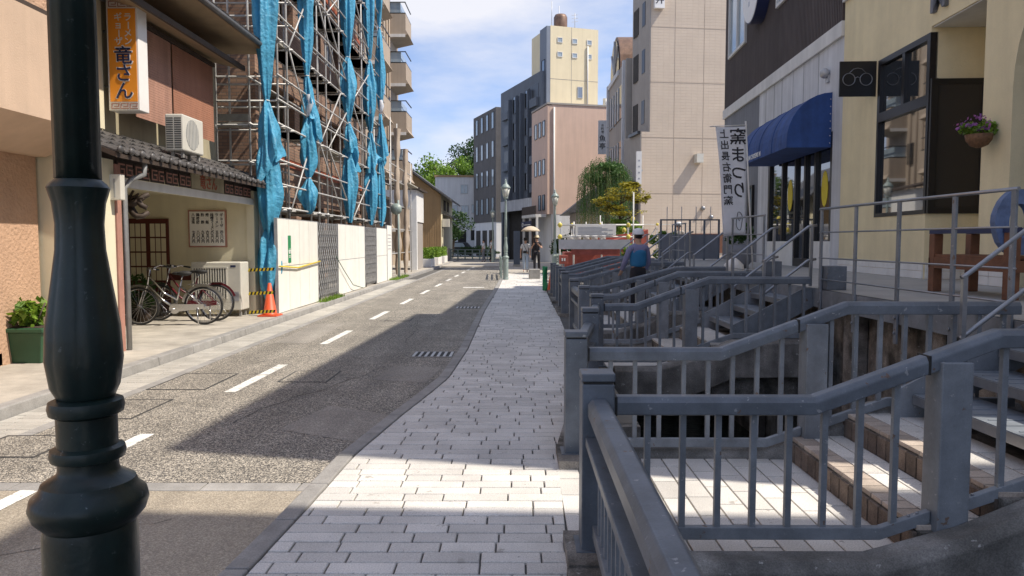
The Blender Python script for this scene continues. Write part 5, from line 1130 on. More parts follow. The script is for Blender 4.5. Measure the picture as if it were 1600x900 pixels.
MB(T).box(.3, 8, .004, 3.9, 3.4, 11.0).build('front_wall', 'pink_wall', PK); MB(T).box(0, .299, .0, 3.9, 3.4, 10.95).build('street_wall', 'pink_wall', PK); MB(T).box(-.04, 8, -.05, 3.95, 11.0, 11.12).build('coping', 'tan_side', PK)
MB(T).box(.3, 8, .02, 3.85, -.1, 3.4).build('ground_floor', 'white_wall', PK); MB(T).tube([(.45, -.08, 0), (.45, -.08, 10.8)], .07, 8).build('downpipe', 'trim_white', PK)
face_windows(PK, T, 's', [(.55, 8.9), (1.5, 8.9), (2.5, 8.9), (.55, 6.2), (1.5, 6.2), (2.5, 6.2), (.55, 3.7), (1.5, 3.7)], .6, 1.1, 'pale_glass', 'black_frame', .05, False)
MB(T).box(-.8, -.01, .2, 3.8, 3.2, 3.4).build('canopy', 'trim_white', PK); MB(T).box(-.8, -.75, .2, 3.8, 3.4, 4.0).build('balcony_rail', 'dark_wood', PK)
sg = MB(T).box(-.85, -.81, 1.2, 3.8, 2.45, 2.95).build('shop_sign', 'navy', PK); MB(T).box(-.87, -.855, 1.3, 3.0, 2.66, 2.72).build('sign_stripe', 'white', sg); MB(T).tube([(-.87, 3.3 + .14 * math.cos(a), 2.7 + .14 * math.sin(a)) for a in [2 * math.pi * i / 16 for i in range(16)]], .03, 5, closed=True).build('sign_ring', 'white', sg)
for y in (.2, 1.9, 3.6): MB(T).box(-.75, -.6, y, y + .15, 0, 3.2).build('column', 'trim_white', PK)
CT = thing('cream_tower', 'tall cream tower with small square windows and a rusty water tank', 'building', (4.0, 57, 0)); T = RT(2.33, 55.9, 19)
MB(T).box(.3, 4.2, 0, 4, -.1, 17.5).build('front_wall', 'cream_tower', CT); MB(T).box(0, .299, .01, 1.4, -.1, 17.45).build('side_wall', 'tower_shaded_side', CT)
face_windows(CT, T, 'f', [(.85 + 1.2 * i, 16.3 - 1.05 * k) for i in range(3) for k in range(2)], .42, .38, 'pale_glass', 'trim_white', .05, False); face_windows(CT, T, 'f', [(2.5, 12.3)], .42, .85, 'glass', 'gate_metal', .05, False)
face_windows(CT, T, 's', [(.3, 14.2), (.3, 11.5)], .7, .9, 'glass', 'black_frame', .05, False)
MB(T).tube([(3.3, -.08, 11), (3.3, -.08, 16.2)], .06, 8).build('downpipe', 'trim_white', CT); MB(T).box(2.0, 2.02, -.01, 0, 0, 17.5).box(.3, 4.2, -.01, 0, 13.6, 13.63).build('joint_band', 'tan_side', CT)
tk = MB(T).lathe([(.50, 17.5), (.52, 17.8), (.52, 18.5), (.42, 18.7), (.15, 18.75)], (1.6, 1.2, 0), 20).build('water_tank', 'copper', CT)
for x, h in ((.8, 19.6), (2.7, 18.9), (1.4, 19.3)): MB(T).tube([(x, 1.0, 17.5), (x, 1.0, h)], .025, 5).build('antenna', 'gate_metal', CT)
for k in range(3): MB(T).bar((2.45, 1.0, 18.2 + .25 * k), (2.95, 1.0, 18.3 + .25 * k), .03, .03).build('aerial_rod', 'gate_metal', CT)
LB = thing('low_grey_building', 'low grey flat roofed building glimpsed between pink and dark facades', 'building', (8, 60, 0)); MB().box(6.2, 12, 58, 64, 0, 11.9).build('wall', 'white_wall', LB); MB().tube([(7.1, 59, 11.9), (7.1, 59, 12.7)], .2, 8).build('vent', 'gate_metal', LB)
# tan tile building
TT = Matrix.Translation((6.84, 38, 0)) @ Matrix.Rotation(rad(8), 4, 'Z') @ Matrix.Translation((-6.84, -38, 0))
TB = thing('tan_building', 'tall tan tiled building with a blank end wall facing down the street', 'building', (9, 40, 0))
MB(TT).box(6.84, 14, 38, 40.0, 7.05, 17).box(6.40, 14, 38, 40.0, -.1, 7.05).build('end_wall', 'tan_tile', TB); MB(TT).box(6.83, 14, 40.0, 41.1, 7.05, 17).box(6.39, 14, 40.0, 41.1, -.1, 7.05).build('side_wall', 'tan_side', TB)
MB(TT).box(6.80, 6.839, 38.01, 40.0, 7.06, 17).box(6.36, 6.399, 38.01, 40.0, 0, 7.05).build('shaded_street_face', 'tan_side', TB)  # grey sheet over the tan tile, painting in the street face's shade
for z in (12.3, 9.56, 6.78, 3.95): MB(TT).box(6.86 if z > 7 else 6.42, 14, 37.992, 37.998, z - .02, z + .02).build('joint_band', 'tan_joint', TB)
for x in (8.1, 9.65): MB(TT).box(x, x + .015, 37.992, 37.998, 0, 17).build('joint_band', 'tan_joint', TB)
for z in (12.6, 10.2, 7.6): MB(TT).box(6.78, 6.795, 38.8, 39.3, z, z + 1.2).build('slot_window', 'black_frame', TB); MB(TT).box(6.78, 6.795, 39.9, 40.8, z - .2, z + 1.2).build('window', 'interior', TB)
MB(TT).box(6.2, 6.36, 38.05, 39.7, 6.95, 7.1).build('ledge', 'black_frame', TB)
MB(TT).box(9.2, 9.55, 37.6, 37.995, 5.5, 5.95).build('vent_box', 'plastic_white', TB)
for x, z in ((9.7, 3.2), (10.15, 2.75)): MB(TT).ball((x, 37.93, z), .12, 10, 6).build('vent_hood', 'stainless', TB)
MB(TT).box(8.9, 11.3, 37.97, 37.996, .9, 1.9).build('low_opening', 'wood_brown', TB)
s3 = thing('rooftop_sign', 'white vertical sign with one large character high on the tan building', 'sign', (7.2, 37.8, 12.8)); MB(TT).box(6.95, 7.45, 37.75, 37.99, 13.15, 16).build('case', 'sign_white', s3); text('井', .48, 'ink', TT @ frame((7.2, 37.745, 13.55), (1, 0, 0), (0, 0, 1)), s3);
# dark arched building between
AB = thing('arched_building', 'narrow building with a copper barrel arch over dark windows', 'building', (7, 46, 0))
MB().box(6.15, 12, 41.6, 50, -.1, 11.6).build('wall', 'tan_side', AB)
bar_ = [(44.3, 11.6)] + [(46.5 + 2.2 * math.cos(a), 11.6 + 2.4 * math.sin(a)) for a in [math.pi * i / 16 for i in range(16, -1, -1)]]
MB().prism(bar_[1:], 'x', 6.2, 9).build('barrel_roof', 'copper', AB)
MB().prism([(46.5 + 1.9 * math.cos(a), 11.7 + 2.1 * math.sin(a)) for a in [math.pi * i / 16 for i in range(16, -1, -1)]], 'x', 6.14, 6.198).build('arch_glass', 'dark_glass', AB)
for a in (.8, 1.57, 2.34): MB().bar((6.12, 46.5, 11.7), (6.12, 46.5 + 1.9 * math.cos(a), 11.7 + 2.1 * math.sin(a)), .1, .05).build('arch_bar', 'grey_panel', AB)
for z in (2.2, 5.4, 8.6):
    MB().box(6.10, 6.149, 43.0, 48.6, z, z + 1.9).build('window', 'dark_glass', AB)
    for y in (44.2, 45.3, 46.4, 47.5): MB().box(6.05, 6.098, y, y + .25, z, z + 1.9).build('mullion', 'grey_panel', AB)
for y in (42.0, 49.0): MB().box(6.0, 6.148, y, y + .35, 0, 11.6).build('pilaster', 'grey_panel', AB)
MB().box(6.05, 6.148, 44.45, 49, 11.3, 11.6).build('arch_sill', 'grey_panel', AB)
s4 = thing('fish_sign', 'grey vertical sign with brush lettering before the pink wall', 'sign', (5.3, 45, 6.7)); MB().box(5.0, 5.5, 45, 45.15, 6.75, 8.75).build('case', 'grey_panel', s4); MB().box(5.5, 6.0, 45.05, 45.1, 8.3, 8.36).box(5.5, 6.0, 45.05, 45.1, 7.1, 7.16).build('bracket', 'gate_metal', s4)
col_text('お料理', 5.25, 8.45, .2, .17, 'ink', s4, 44.995); col_text('魚亭', 5.25, 7.65, .46, .4, 'ink', s4, 44.995)
s5 = thing('white_sign_box', 'white vertical sign box at the corner of the tan building above the maple', 'sign', (6.2, 37.5, 4.3)); MB().box(6.08, 6.34, 37.4, 37.6, 4.3, 6.0).build('case', 'sign_white', s5); [MB().box(6.17, 6.25, 37.394, 37.399, 4.6 + .3 * k, 4.68 + .3 * k).build('sign_mark', 'silver', s5) for k in range(4)]; MB().box(6.34, 6.4, 37.45, 37.5, 5, 5.1).build('bracket', 'gate_metal', s5)
# house behind the willow
HW = thing('low_house', 'low tiled roof house half hidden behind the willow', 'house', (5, 40, 0)); MB().box(3.2, 6.3, 38.6, 43.5, -.1, 3.2).build('wall', 'tan_side', HW); MB().prism([(2.6, 3.0), (4.6, 4.6), (6.35, 4.6), (6.35, 3.0)], 'y', 38.2, 43.9).build('roof', 'roof_tile', HW)
# hill and trees
hl = MB(); K = 24; Rr = random.Random(2)
rows = [[hl.pt((-70 + 120 * i / K, 100 + 14 * j, -.2 + (14 * math.sin(math.pi * min(1, j / 5)) ** 1.0) * (.6 + .4 * math.sin(i * .5 + 1)) * (j > 0) * max(0, math.sin(math.pi * i / K)))) for i in range(K + 1)] for j in range(9)]
for j in range(8):
    for i in range(K): hl.face((rows[j][i], rows[j][i + 1], rows[j + 1][i + 1], rows[j + 1][i]), True)
hl.build('hill', 'hill_ground', kind='structure')
def tree(x, y, z, h, r, n_, size, mt_, label, seed, group=None, zs=.85, cl=22):
    t = thing('tree', label, 'tree', (x, y, z), group); R = random.Random(seed)
    tr = MB().tube([(x, y, z - .3), (x + .1 * r, y, z + h * .35), (x, y, z + h * .65)], [.06 * h * .5, .045 * h * .5, .02 * h * .5], 8).build('trunk', 'bark', t)
    lm = MB()
    for i in range(6): a = i * 1.05; lm.tube([(x, y, z + h * (.35 + .04 * i)), (x + r * .6 * math.cos(a), y + r * .6 * math.sin(a), z + h * (.6 + .04 * i))], [.012 * h, .004 * h], 6)
    lm.build('limbs', 'bark', tr); leaves((x, y, z + h - r * zs), r, r, r * zs, n_, size, mt_, t, 'crown', cl, .5, seed)
for i, (x, y, z, h, r, s_, mt_, lb) in enumerate(((-9.3, 100, 4, 9.6, 4.6, 1, 'leaf_bright', 'round bright green tree on the hill behind the brown house'), (-3.6, 108, 5, 11.5, 4.2, 2, 'leaf_hill', 'tall dark green tree on the hill by the charcoal building'), (-15.5, 112, 5, 8, 4.5, 3, 'leaf_dark', 'dark tree low on the hill beside the apartment tower'), (-6.5, 118, 8, 10, 4.5, 4, 'leaf_dark', 'dark evergreen tree behind the round bright tree'), (-5.0, 98, 3, 8.4, 3.0, 6, 'leaf_hill', 'small green tree on the hill just above the white building'))):
    tree(x, y, z, h, r, 5200, .42, mt_, lb, s_, cl=30)
tree(-6.0, 70, 0, 4.6, 2.0, 2400, .26, 'leaf_dark', 'dark leafy tree at the foot of the white building', 11)
cr2 = thing('parked_car', 'dark car parked in the shade before the white building', 'car', (-5.6, 76.5, 0)); MB().prism([(-7.4, .3), (-3.9, .3), (-3.9, .8), (-4.5, .9), (-5.0, 1.4), (-6.5, 1.45), (-7.2, .9), (-7.4, .8)], 'y', 75.7, 77.2).build('body', 'car_dark', cr2, bevel=.05); MB().prism([(-5.1, .92), (-5.35, 1.32), (-6.4, 1.35), (-6.9, .92)], 'y', 75.66, 75.69).build('side_window', 'pale_glass', cr2)
for x in (-6.6, -4.6): MB().tube([(x, 75.65, .3), (x, 75.85, .3)], .3, 14).build('wheel', 'rubber', cr2)
# far railing, hedge
fr_ = thing('far_railing', 'pale metal railing across the far bend of the street', 'railing', (-4, 62, 0))
for i in range(9): MB().box(-6.6 + i * .62, -6.5 + i * .62, 62 - i * .5, 62.1 - i * .5, -.05, .85).build('post', 'lamp_pale', fr_)
for z in (.25, .55, .82): MB().bar((-6.55, 62.05, z), (-1.6, 58.05, z), .05, .07).build('bar', 'lamp_pale', fr_)
hd_ = thing('far_hedge', 'dark clipped hedge before the charcoal building', 'hedge', (-2.8, 66, 0)); leaves((-3.4, 67, .55), 2.4, .7, .6, 2200, .14, 'leaf_dark', hd_, seed=15)
MB().box(-4.6, 9, 44.5, 60, -.1, .0).box(-.6, 9, 34, 44.5, -.1, -.002).box(1.0, 9, 26.2, 34, -.1, -.004).build('far_pavement', 'concrete', kind='structure')
# ============================================================ STREET FURNITURE, PEOPLE, PLANTS
def crisp(o):
    e = o.modifiers.new('split', 'EDGE_SPLIT'); e.split_angle = rad(38)
def lamp_body(t, x, y, m_, n_, fluted, top=True):
    PX_ = [(.112, .0), (.112, .06), (.095, .10), (.104, .12), (.104, .80), (.100, .82), (.122, .845), (.130, .87), (.125, .893), (.108, .908), (.102, .925), (.070, .945), (.066, .955), (.066, .975), (.080, .98), (.083, .993), (.080, 1.006), (.066, 1.012), (.066, 1.082), (.080, 1.09), (.083, 1.105), (.080, 1.12), (.064, 1.127)]
    crisp(MB().lathe([(r_, z) for r_, z in PX_], (x, y, 0), n_).build('pedestal', m_, t))
    V = [(.062, 1.128), (.074, 1.155), (.083, 1.22), (.079, 1.30), (.064, 1.40), (.053, 1.48), (.051, 1.54), (.056, 1.59), (.062, 1.61), (.066, 1.625), (.060, 1.635), (.049, 1.645)]
    lb = (lambda k, a: .045 * abs(math.cos(4 * a)) - .02 if 0 < k < 10 else 0) if fluted else None
    crisp(MB().lathe(V, (x, y, 0), 96 if fluted else n_, lb).build('vase_section', m_, t))
    MB().lathe([(.049, 1.646), (.049, 2.4), (.040, 2.9), (.036, 3.02), (.05, 3.04), (.05, 3.07), (.036, 3.09), (.036, 3.12)], (x, y, 0), n_ if not fluted else 48, (lambda k, a: .02 * math.cos(12 * a)) if fluted else None).build('shaft', m_, t)
    if top:
        MB().lathe([(.03, 3.12), (.06, 3.16), (.10, 3.17), (.10, 3.19), (.04, 3.20)], (x, y, 0), 12).build('collar', m_, t)
        ln_ = MB().lathe([(.09, 3.20), (.17, 3.56)], (x, y, 0), 6).build('lantern_glass', 'lamp_glass', t)
        for i in range(6): a = 2 * math.pi * i / 6; MB().bar((x + .092 * math.cos(a), y + .092 * math.sin(a), 3.2), (x + .173 * math.cos(a), y + .173 * math.sin(a), 3.56), .014, .014).build('glazing_bar', m_, ln_)
        MB().lathe([(.19, 3.561), (.19, 3.58), (.10, 3.70), (.05, 3.74), (.06, 3.78), (.03, 3.80), (.035, 3.84), (.008, 3.92)], (x, y, 0), 12).build('lantern_cap', m_, t)
nl = thing('street_lamp', 'dark green cast iron lamp post with ringed base and fluted vase section', 'street lamp', (-1.03, 1.75, 0), 'ornate street lamps'); lamp_body(nl, -1.03, 1.75, 'lamp_green', 48, True)
for i, (x, y, m_, lb) in enumerate(((-.37, 28.9, 'lamp_pale', 'pale grey green ornate street lamp at the pavement kerb before the parasol couple'), (1.85, 34.5, 'lamp_pale', 'ornate street lamp in front of the pink building by the willow'), (-1.6, 53, 'lamp_pale', 'ornate street lamp before the charcoal building'))):
    q = thing('street_lamp', lb, 'street lamp', (x, y, 0), 'ornate street lamps'); lamp_body(q, x, y, m_, 18, False)
# guard rails near lamp
def guard(p, q, label, n_=4, h=.85):
    t = thing('guard_rail', label, 'guard rail', (*p, 0)); p = Vector((*p, 0)); q = Vector((*q, 0))
    for i in range(n_ + 1): c = p.lerp(q, i / n_); MB().box(c.x - .035, c.x + .035, c.y - .035, c.y + .035, -.05, h).build('post', 'lamp_pale', t)
    for z in (.2, .5, h - .04): MB().bar(p + Vector((0, 0, z)), q + Vector((0, 0, z)), .04, .07).build('bar', 'lamp_pale', t)
guard((-.55, 29.6), (-.7, 34.5), 'pale metal guard rail along the kerb behind the pale street lamp'); guard((1.55, 30.5), (2.7, 38.5), 'pale railing on the canal side past the parasol couple', 6, .95)
ip = thing('info_pillar', 'blue grey information pillar behind the parasol couple', 'pillar', (.1, 44, 0)); MB().box(-.1, .28, 44, 44.25, 0, 2.1).build('slab', 'bluegrey_wall', ip, bevel=.02); MB().box(-.13, .31, 43.97, 44.28, 0.001, .12).build('base', 'concrete', ip)
# construction site
cf = thing('site_barrier', 'white pipe barrier with yellow clamps round the red machine', 'barrier', (2.9, 26.6, 0))
for x in (1.6, 2.1, 3.1, 4.05): MB().tube([(x, 26.6, -.1), (x, 26.6, 2.2)], .03, 8).build('post', 'trim_white', cf)
MB().tube([(4.12, 25.9, -.1), (4.12, 25.9, 3.2)], .025, 8).build('post', 'trim_white', cf)
for z in (2.08, 1.66): MB().tube([(1.5, 26.55, z), (4.6, 26.55, z)], .025, 8).build('rail', 'trim_white', cf)
for x, z in ((1.6, 2.08), (1.6, 1.66), (4.05, 2.08), (4.05, 1.66), (4.2, 2.3), (3.9, 1.9)): MB().ball((x, 26.53, z), (.08, .06, .09), 8, 6).build('clamp', 'yellow_clamp', cf)
lt = thing('pipe_lattice', 'white and grey pipe lattice with yellow clamps standing behind the red machine', 'scaffold', (4.2, 29, 0))
for i in range(7): MB().tube([(2.2 + i * .55, 28.8, -.1), (2.2 + i * .55, 28.8, 2.0 + .25 * (i % 3))], .022, 6).build('standard', 'trim_white', lt)
for z in (.9, 1.5, 2.15): MB().tube([(2.0, 28.75, z), (6.0, 28.75, z)], .02, 6).build('ledger', 'scaffold', lt)
for i in range(7): MB().ball((2.2 + i * .55, 28.73, 2.15 - .6 * (i % 2)), (.06, .05, .06), 7, 5).build('clamp', 'yellow_clamp', lt)
for i in range(3): MB().tube([(2.2 + i * 1.1, 28.8, .2), (3.3 + i * 1.1, 28.8, 2.1)], .018, 6).build('brace', 'scaffold', lt)
wn = thing('white_notice', 'white printed notice sheet on the site barrier', 'notice', (2.8, 26.5, 1.66)); MB().box(2.15, 3.6, 26.49, 26.51, 1.70, 2.10).build('sheet', 'sign_white', wn)
for k in range(6): MB().box(2.25, 3.5 - .2 * (k % 3), 26.485, 26.489, 1.75 + k * .05, 1.765 + k * .05).build('printed_line', 'silver', wn)
gl = thing('guard_board', 'long silver guard board below the white notice', 'board', (2.8, 26.4, 1.2)); MB().box(1.55, 4.1, 26.42, 26.45, 1.22, 1.56).build('board', 'silver', gl); MB().box(2.0, 4.1, 26.455, 26.49, 1.02, 1.215).build('red_strip', 'red_machine', gl)
rm = thing('red_machine', 'red construction rig with steel beam and hoses behind the site barrier', 'machine', (3, 28, 0))
MB().box(1.8, 4.6, 27.2, 28.4, .2, 1.1).build('base', 'red_machine', rm, bevel=.03); MB().prism([(3.2, 1.1), (4.9, 1.1), (4.9, 1.95), (4.3, 1.75), (3.4, 1.5)], 'y', 27.3, 28.3).build('cabin', 'red_machine', rm, bevel=.03); MB().bar((1.8, 27.6, 1.3), (4.6, 27.6, 1.75), .25, .22).build('boom', 'red_machine', rm)
for i in range(5): MB().tube([(1.9 + i * .3, 27.1, 1.62), (2.1 + i * .3, 27.1, 1.62)], .09, 10).build('roller', 'trim_white', rm)
MB().box(1.9, 4.6, 27.0, 27.5, -.1, .2).build('track', 'rubber', rm)
rbx = thing('red_box', 'small red box with white marks by the barrier post', 'box', (1.65, 25.6, .6)); MB().box(1.52, 1.82, 25.5, 25.7, .72, 1.02).build('case', 'red_machine', rbx, bevel=.01); [MB().box(1.60 + .08 * k, 1.65 + .08 * k, 25.494, 25.498, .82, .92).build('sign_mark', 'white', rbx) for k in range(2)]; MB().box(1.64, 1.70, 25.55, 25.61, -.1, .72).build('stand', 'gate_metal', rbx)
c2 = thing('traffic_cone', 'red cone wrapped in green netting at the canal rail end before the red machine', 'cone', (1.12, 22.2, 0)); MB().lathe([(.18, 0), (.16, .03), (.04, .72), (.03, .74)], (1.12, 22.2, .0), 16).build('body', 'cone', c2)
gn = thing('green_net', 'rolled green mesh netting hung on the last bridge post', 'netting', (1.0, 22.0, 0)); R = random.Random(4); m = MB()
for k in range(7): m.tube([(.88 + .05 * math.sin(i + k), 21.7 + .05 * k + .04 * math.cos(i * 2 + k), .05 + .1 * i) for i in range(8)], .03, 5)
m.build('folds', 'green_sign', gn)
bx_ = MB().box(.55, 1.0, 29.5, 30.2, .0, .38).build('stone_planter', 'kerbstone', None, 'low pale stone planter box on the far pavement beside the couple', 'planter', bevel=.02)
pl_ = MB().box(4.0, 9, 24.4, 31, -.1, .45).build('site_platform', 'concrete', kind='structure')
for i in range(6):
    pass
# shrubs and trees on the right
sh = thing('round_shrub', 'bright yellow green rounded shrub beside the worker in blue', 'shrub', (4.55, 22.6, .95)); leaves((4.55, 22.6, 1.45), .55, .5, .48, 2000, .10, 'leaf_bright', sh, seed=21); MB().tube([(4.55, 22.6, .95), (4.55, 22.6, 1.4)], .03, 6).build('stem', 'bark', sh)
s6 = thing('small_shrub', 'small leafy shrub in front of the red machine cabin', 'shrub', (3.85, 25.2, .0)); leaves((3.85, 25.2, 1.1), .35, .3, .35, 700, .1, 'leaf_bright', s6, seed=22); MB().tube([(3.85, 25.2, -.1), (3.85, 25.2, 1.0)], .025, 6).build('stem', 'bark', s6)
s7 = thing('dark_shrub', 'dark green bush between the far lamp and the pink wall', 'shrub', (2.7, 40, 0)); leaves((2.75, 40, 1.3), .9, .8, 1.3, 2600, .14, 'leaf_dark', s7, seed=23); MB().tube([(2.75, 40, 0), (2.75, 40, 1.2)], .05, 6).build('stem', 'bark', s7)
mp_ = thing('maple_tree', 'spreading maple with yellowing layered leaves before the tan building', 'tree', (4.3, 30, 0)); MB().tube([(4.5, 30, .4), (4.4, 30, 1.6), (4.2, 30, 2.6), (4.3, 30, 3.4)], [.09, .07, .05, .02], 8).build('trunk', 'bark', mp_)
lm = MB()
for i in range(8): a = i * .8; lm.tube([(4.25, 30, 2.3 + .1 * i), (4.25 + 1.0 * math.cos(a), 30 + .9 * math.sin(a), 2.7 + .12 * i)], [.03, .008], 5)
lm.build('limbs', 'bark', mp_)
for k, (x, y, z, rx, rz) in enumerate(((4.3, 29.9, 3.45, 1.05, .28), (3.7, 29.7, 3.05, .7, .25), (4.9, 29.8, 3.2, .6, .22), (4.2, 29.6, 2.7, .9, .25), (4.6, 30.1, 3.75, .5, .18))): leaves((x, y, z), rx, rx * .8, rz, 900, .11, 'leaf_yellow', mp_, 'leaf_layer', 16, .3, 30 + k, .7)
leaves((4.5, 29.8, 2.05), .9, .7, .4, 1300, .12, 'leaf_bright', mp_, 'low_growth', 16, .3, 39)
wi = thing('willow_tree', 'weeping willow with long hanging green strands', 'tree', (4.2, 33.5, 0)); MB().tube([(4.3, 33.8, -.1), (4.2, 33.7, 2), (4.1, 33.6, 4.4)], [.16, .12, .05], 8).build('trunk', 'bark', wi)
R = random.Random(5); sm_ = MB(); lf_ = MB()
for _ in range(330):
    a = R.uniform(0, 6.28); rr = 1.25 * R.random() ** .5; x0 = 4.05 + rr * math.cos(a); y0 = 33.6 + rr * math.sin(a) * .8; z0 = 5.3 - .75 * (rr / 1.25) ** 2 + R.uniform(-.3, .1); ln_ = R.uniform(1.6, 3.4); n_ = int(ln_ / .085)
    pts = []
    for i in range(n_):
        u = i / n_; p = Vector((x0 + .10 * rr * math.cos(a) * u + .04 * math.sin(u * 5 + a), y0 + .04 * math.sin(u * 4), z0 - ln_ * u)); pts.append(p)
        for _k in range(2):
            d = Vector((R.gauss(0, .5), R.gauss(0, .5), -1)).normalized() * R.uniform(.07, .12); b = d.cross(Vector((R.gauss(0, 1), R.gauss(0, 1), 0))).normalized() * .013
            lf_.face((lf_.pt(p), lf_.pt(p + d * .5 + b), lf_.pt(p + d), lf_.pt(p + d * .5 - b)))
    if R.random() < .3: sm_.tube(pts[::4], .006, 3, False)
lf_.build('crown', 'leaf_willow', wi); sm_.build('strands', 'leaf_dry', wi); leaves((4.1, 33.6, 4.6), 1.1, .9, .6, 2200, .14, 'leaf_willow', wi, 'upper_crown', 18, .3, 6)
dg_ = thing('dry_reeds', 'dry straw coloured reeds at the foot of the willow', 'plant', (3.0, 31.5, 0)); m = MB(); R = random.Random(9)
for _ in range(160):
    x, y = R.uniform(2.7, 3.5), R.uniform(31.2, 31.8); h = R.uniform(1.4, 2.7); m.tube([(x, y, 0), (x + R.gauss(0, .08), y, h * .6), (x + R.gauss(0, .2), y, h)], [.012, .01, .003], 3, False)
m.build('stalks', 'leaf_dry', dg_)

# ---------------- people
def skinmesh(name, pts, edges, radii, m_, parent, sub=2):
    me = bpy.data.meshes.new(name); o = ORG[parent.name]; me.from_pydata([Vector(p) - o for p in pts], edges, []); me.materials.append(MT[m_]); ob = link(name, me, parent)
    md = ob.modifiers.new('skin', 'SKIN'); md.use_smooth_shade = True
    for i, r_ in enumerate(radii): v = me.skin_vertices[0].data[i]; v.radius = r_ if isinstance(r_, tuple) else (r_, r_)
    me.skin_vertices[0].data[0].use_root = True
    s_ = ob.modifiers.new('sub', 'SUBSURF'); s_.levels = sub; s_.render_levels = sub; return ob
def person(x, y, z, face, H, label, top_m, leg_m, lean=0., stride=.15, arms=((.25, 0), (-.1, 0)), sleeve='short', hat=None, shoes='rubber', hair=True, vest=None, group=None):
    """face: heading in degrees (0 looks along +y). arms: (forward swing, elbow bend) left, right in radians"""
    t = thing('person', label, 'person', (x, y, z), group); s = H / 1.7
    Rz = Matrix.Rotation(rad(face), 3, 'Z')
    def W(px, py, pz): return Vector((x, y, z)) + Rz @ Vector((px * s, (py + lean * max(0, pz - .9)) * s, pz * s))
    P = []; E_ = []; Rr_ = []
    def add(p, r_, par=None):
        P.append(p); Rr_.append(r_ if isinstance(r_, tuple) else r_ * s) if not isinstance(r_, tuple) else Rr_.append((r_[0] * s, r_[1] * s))
        if par is not None: E_.append((par, len(P) - 1))
        return len(P) - 1
    P.clear(); Rr_.clear(); E_.clear()
    def ad(p, r_, par=None):
        P.append(p); Rr_.append((r_[0] * s, r_[1] * s) if isinstance(r_, tuple) else r_ * s)
        if par is not None: E_.append((par, len(P) - 1))
        return len(P) - 1
    pel = ad(W(0, 0, .95), (.13, .10)); wst = ad(W(0, 0, 1.08), (.115, .09), pel); che = ad(W(0, 0, 1.28), (.14, .10), wst); shd = ad(W(0, -.01, 1.40), (.10, .075), che); nck = ad(W(0, .0, 1.47), .05, shd); hd0 = ad(W(0, .02, 1.55), (.068, .075), nck); ad(W(0, .015, 1.65), (.065, .075), hd0)
    LG = []; AR = []
    for sd, st in ((-1, stride), (1, -stride)):
        hp = ad(W(.085 * sd, 0, .90), .085, pel); kn = ad(W(.09 * sd, st * .6 + .03, .50), .055, hp); an = ad(W(.09 * sd, st - (.08 if st < 0 else 0), .09), .038, kn); to = ad(W(.095 * sd, st + .13 - (.06 if st < 0 else 0), .03), .03, an); LG.append((hp, kn, an, to))
    for k, sd in enumerate((-1, 1)):
        sw, el = arms[k]; sh_ = ad(W(.17 * sd, -.01, 1.39), .05, shd); ex = Vector((.05 * sd, .28 * math.sin(sw), -.28 * math.cos(sw))); e = Vector((.20 * sd, 0, 1.37)) + ex; eb = ad(W(*e), .038, sh_)
        fx = Vector((-.10 * sd * (el > .8), .24 * math.sin(sw + el), -.24 * math.cos(sw + el))); w2 = e + fx; wr = ad(W(*w2), .027, eb); hx = w2 + fx.normalized() * .08; hnd = ad(W(*hx), (.035, .018), wr)
        base_i = wr; fd = fx.normalized()
        for q, (o_, l_) in enumerate(((-.028, .065), (-.010, .075), (.009, .07), (.026, .055))): fg = ad(W(*(hx + Vector((o_, 0, 0)) + fd * .035)), .0085, hnd); ad(W(*(hx + Vector((o_, .01, 0)) + fd * (.035 + l_ * .7))), .008, fg)
        th = ad(W(*(w2 + Vector((-.04 * sd, .02, 0)) + fd * .05)), .010, wr); ad(W(*(w2 + Vector((-.05 * sd, .03, 0)) + fd * .095)), .008, th)
        AR.append((sh_, eb, wr, hx))
    skinmesh('body', P, E_, Rr_, 'skin', t)
    # trousers
    tp = [P[pel] + Vector((0, 0, .10 * s))] + [P[pel]]; te = [(0, 1)]; tr_ = [(.128 * s, .105 * s), (.142 * s, .118 * s)]
    for hp, kn, an, to in LG:
        b = len(tp); tp += [P[hp], P[kn], P[an] + Vector((0, 0, .02 * s))]; te += [(1, b), (b, b + 1), (b + 1, b + 2)]; tr_ += [.098 * s, .075 * s, .062 * s]
    skinmesh('trousers', tp, te, tr_, leg_m, t)
    tp = [P[pel] + Vector((0, 0, .03 * s)), P[wst], P[che], P[shd]]; te = [(0, 1), (1, 2), (2, 3)]; tr_ = [(.155 * s, .125 * s), (.14 * s, .11 * s), (.16 * s, .12 * s), (.11 * s, .085 * s)]
    for sh_, eb, wr, hx in AR:
        b = len(tp); end = P[eb] if sleeve == 'long' else P[sh_].lerp(P[eb], .7); tp += [P[sh_], end]; te += [(3, b), (b, b + 1)]; tr_ += [.07 * s, .058 * s]
        if sleeve == 'long': tp.append(P[wr]); te.append((b + 1, b + 2)); tr_.append(.045 * s)
    skinmesh('shirt', tp, te, tr_, top_m, t)
    if vest: skinmesh('vest', [P[pel] + Vector((0, 0, .04 * s)), P[wst], P[che], P[shd] - Vector((0, 0, .01 * s))], [(0, 1), (1, 2), (2, 3)], [(.18 * s, .15 * s), (.175 * s, .145 * s), (.19 * s, .15 * s), (.15 * s, .125 * s)], vest, t)
    for hp, kn, an, to in LG: skinmesh('shoe', [P[an] - Vector((0, 0, .03 * s)), P[to]], [(0, 1)], [.05 * s, (.045 * s, .032 * s)], shoes, t, 1)
    hc_ = W(0, .015, 1.62)
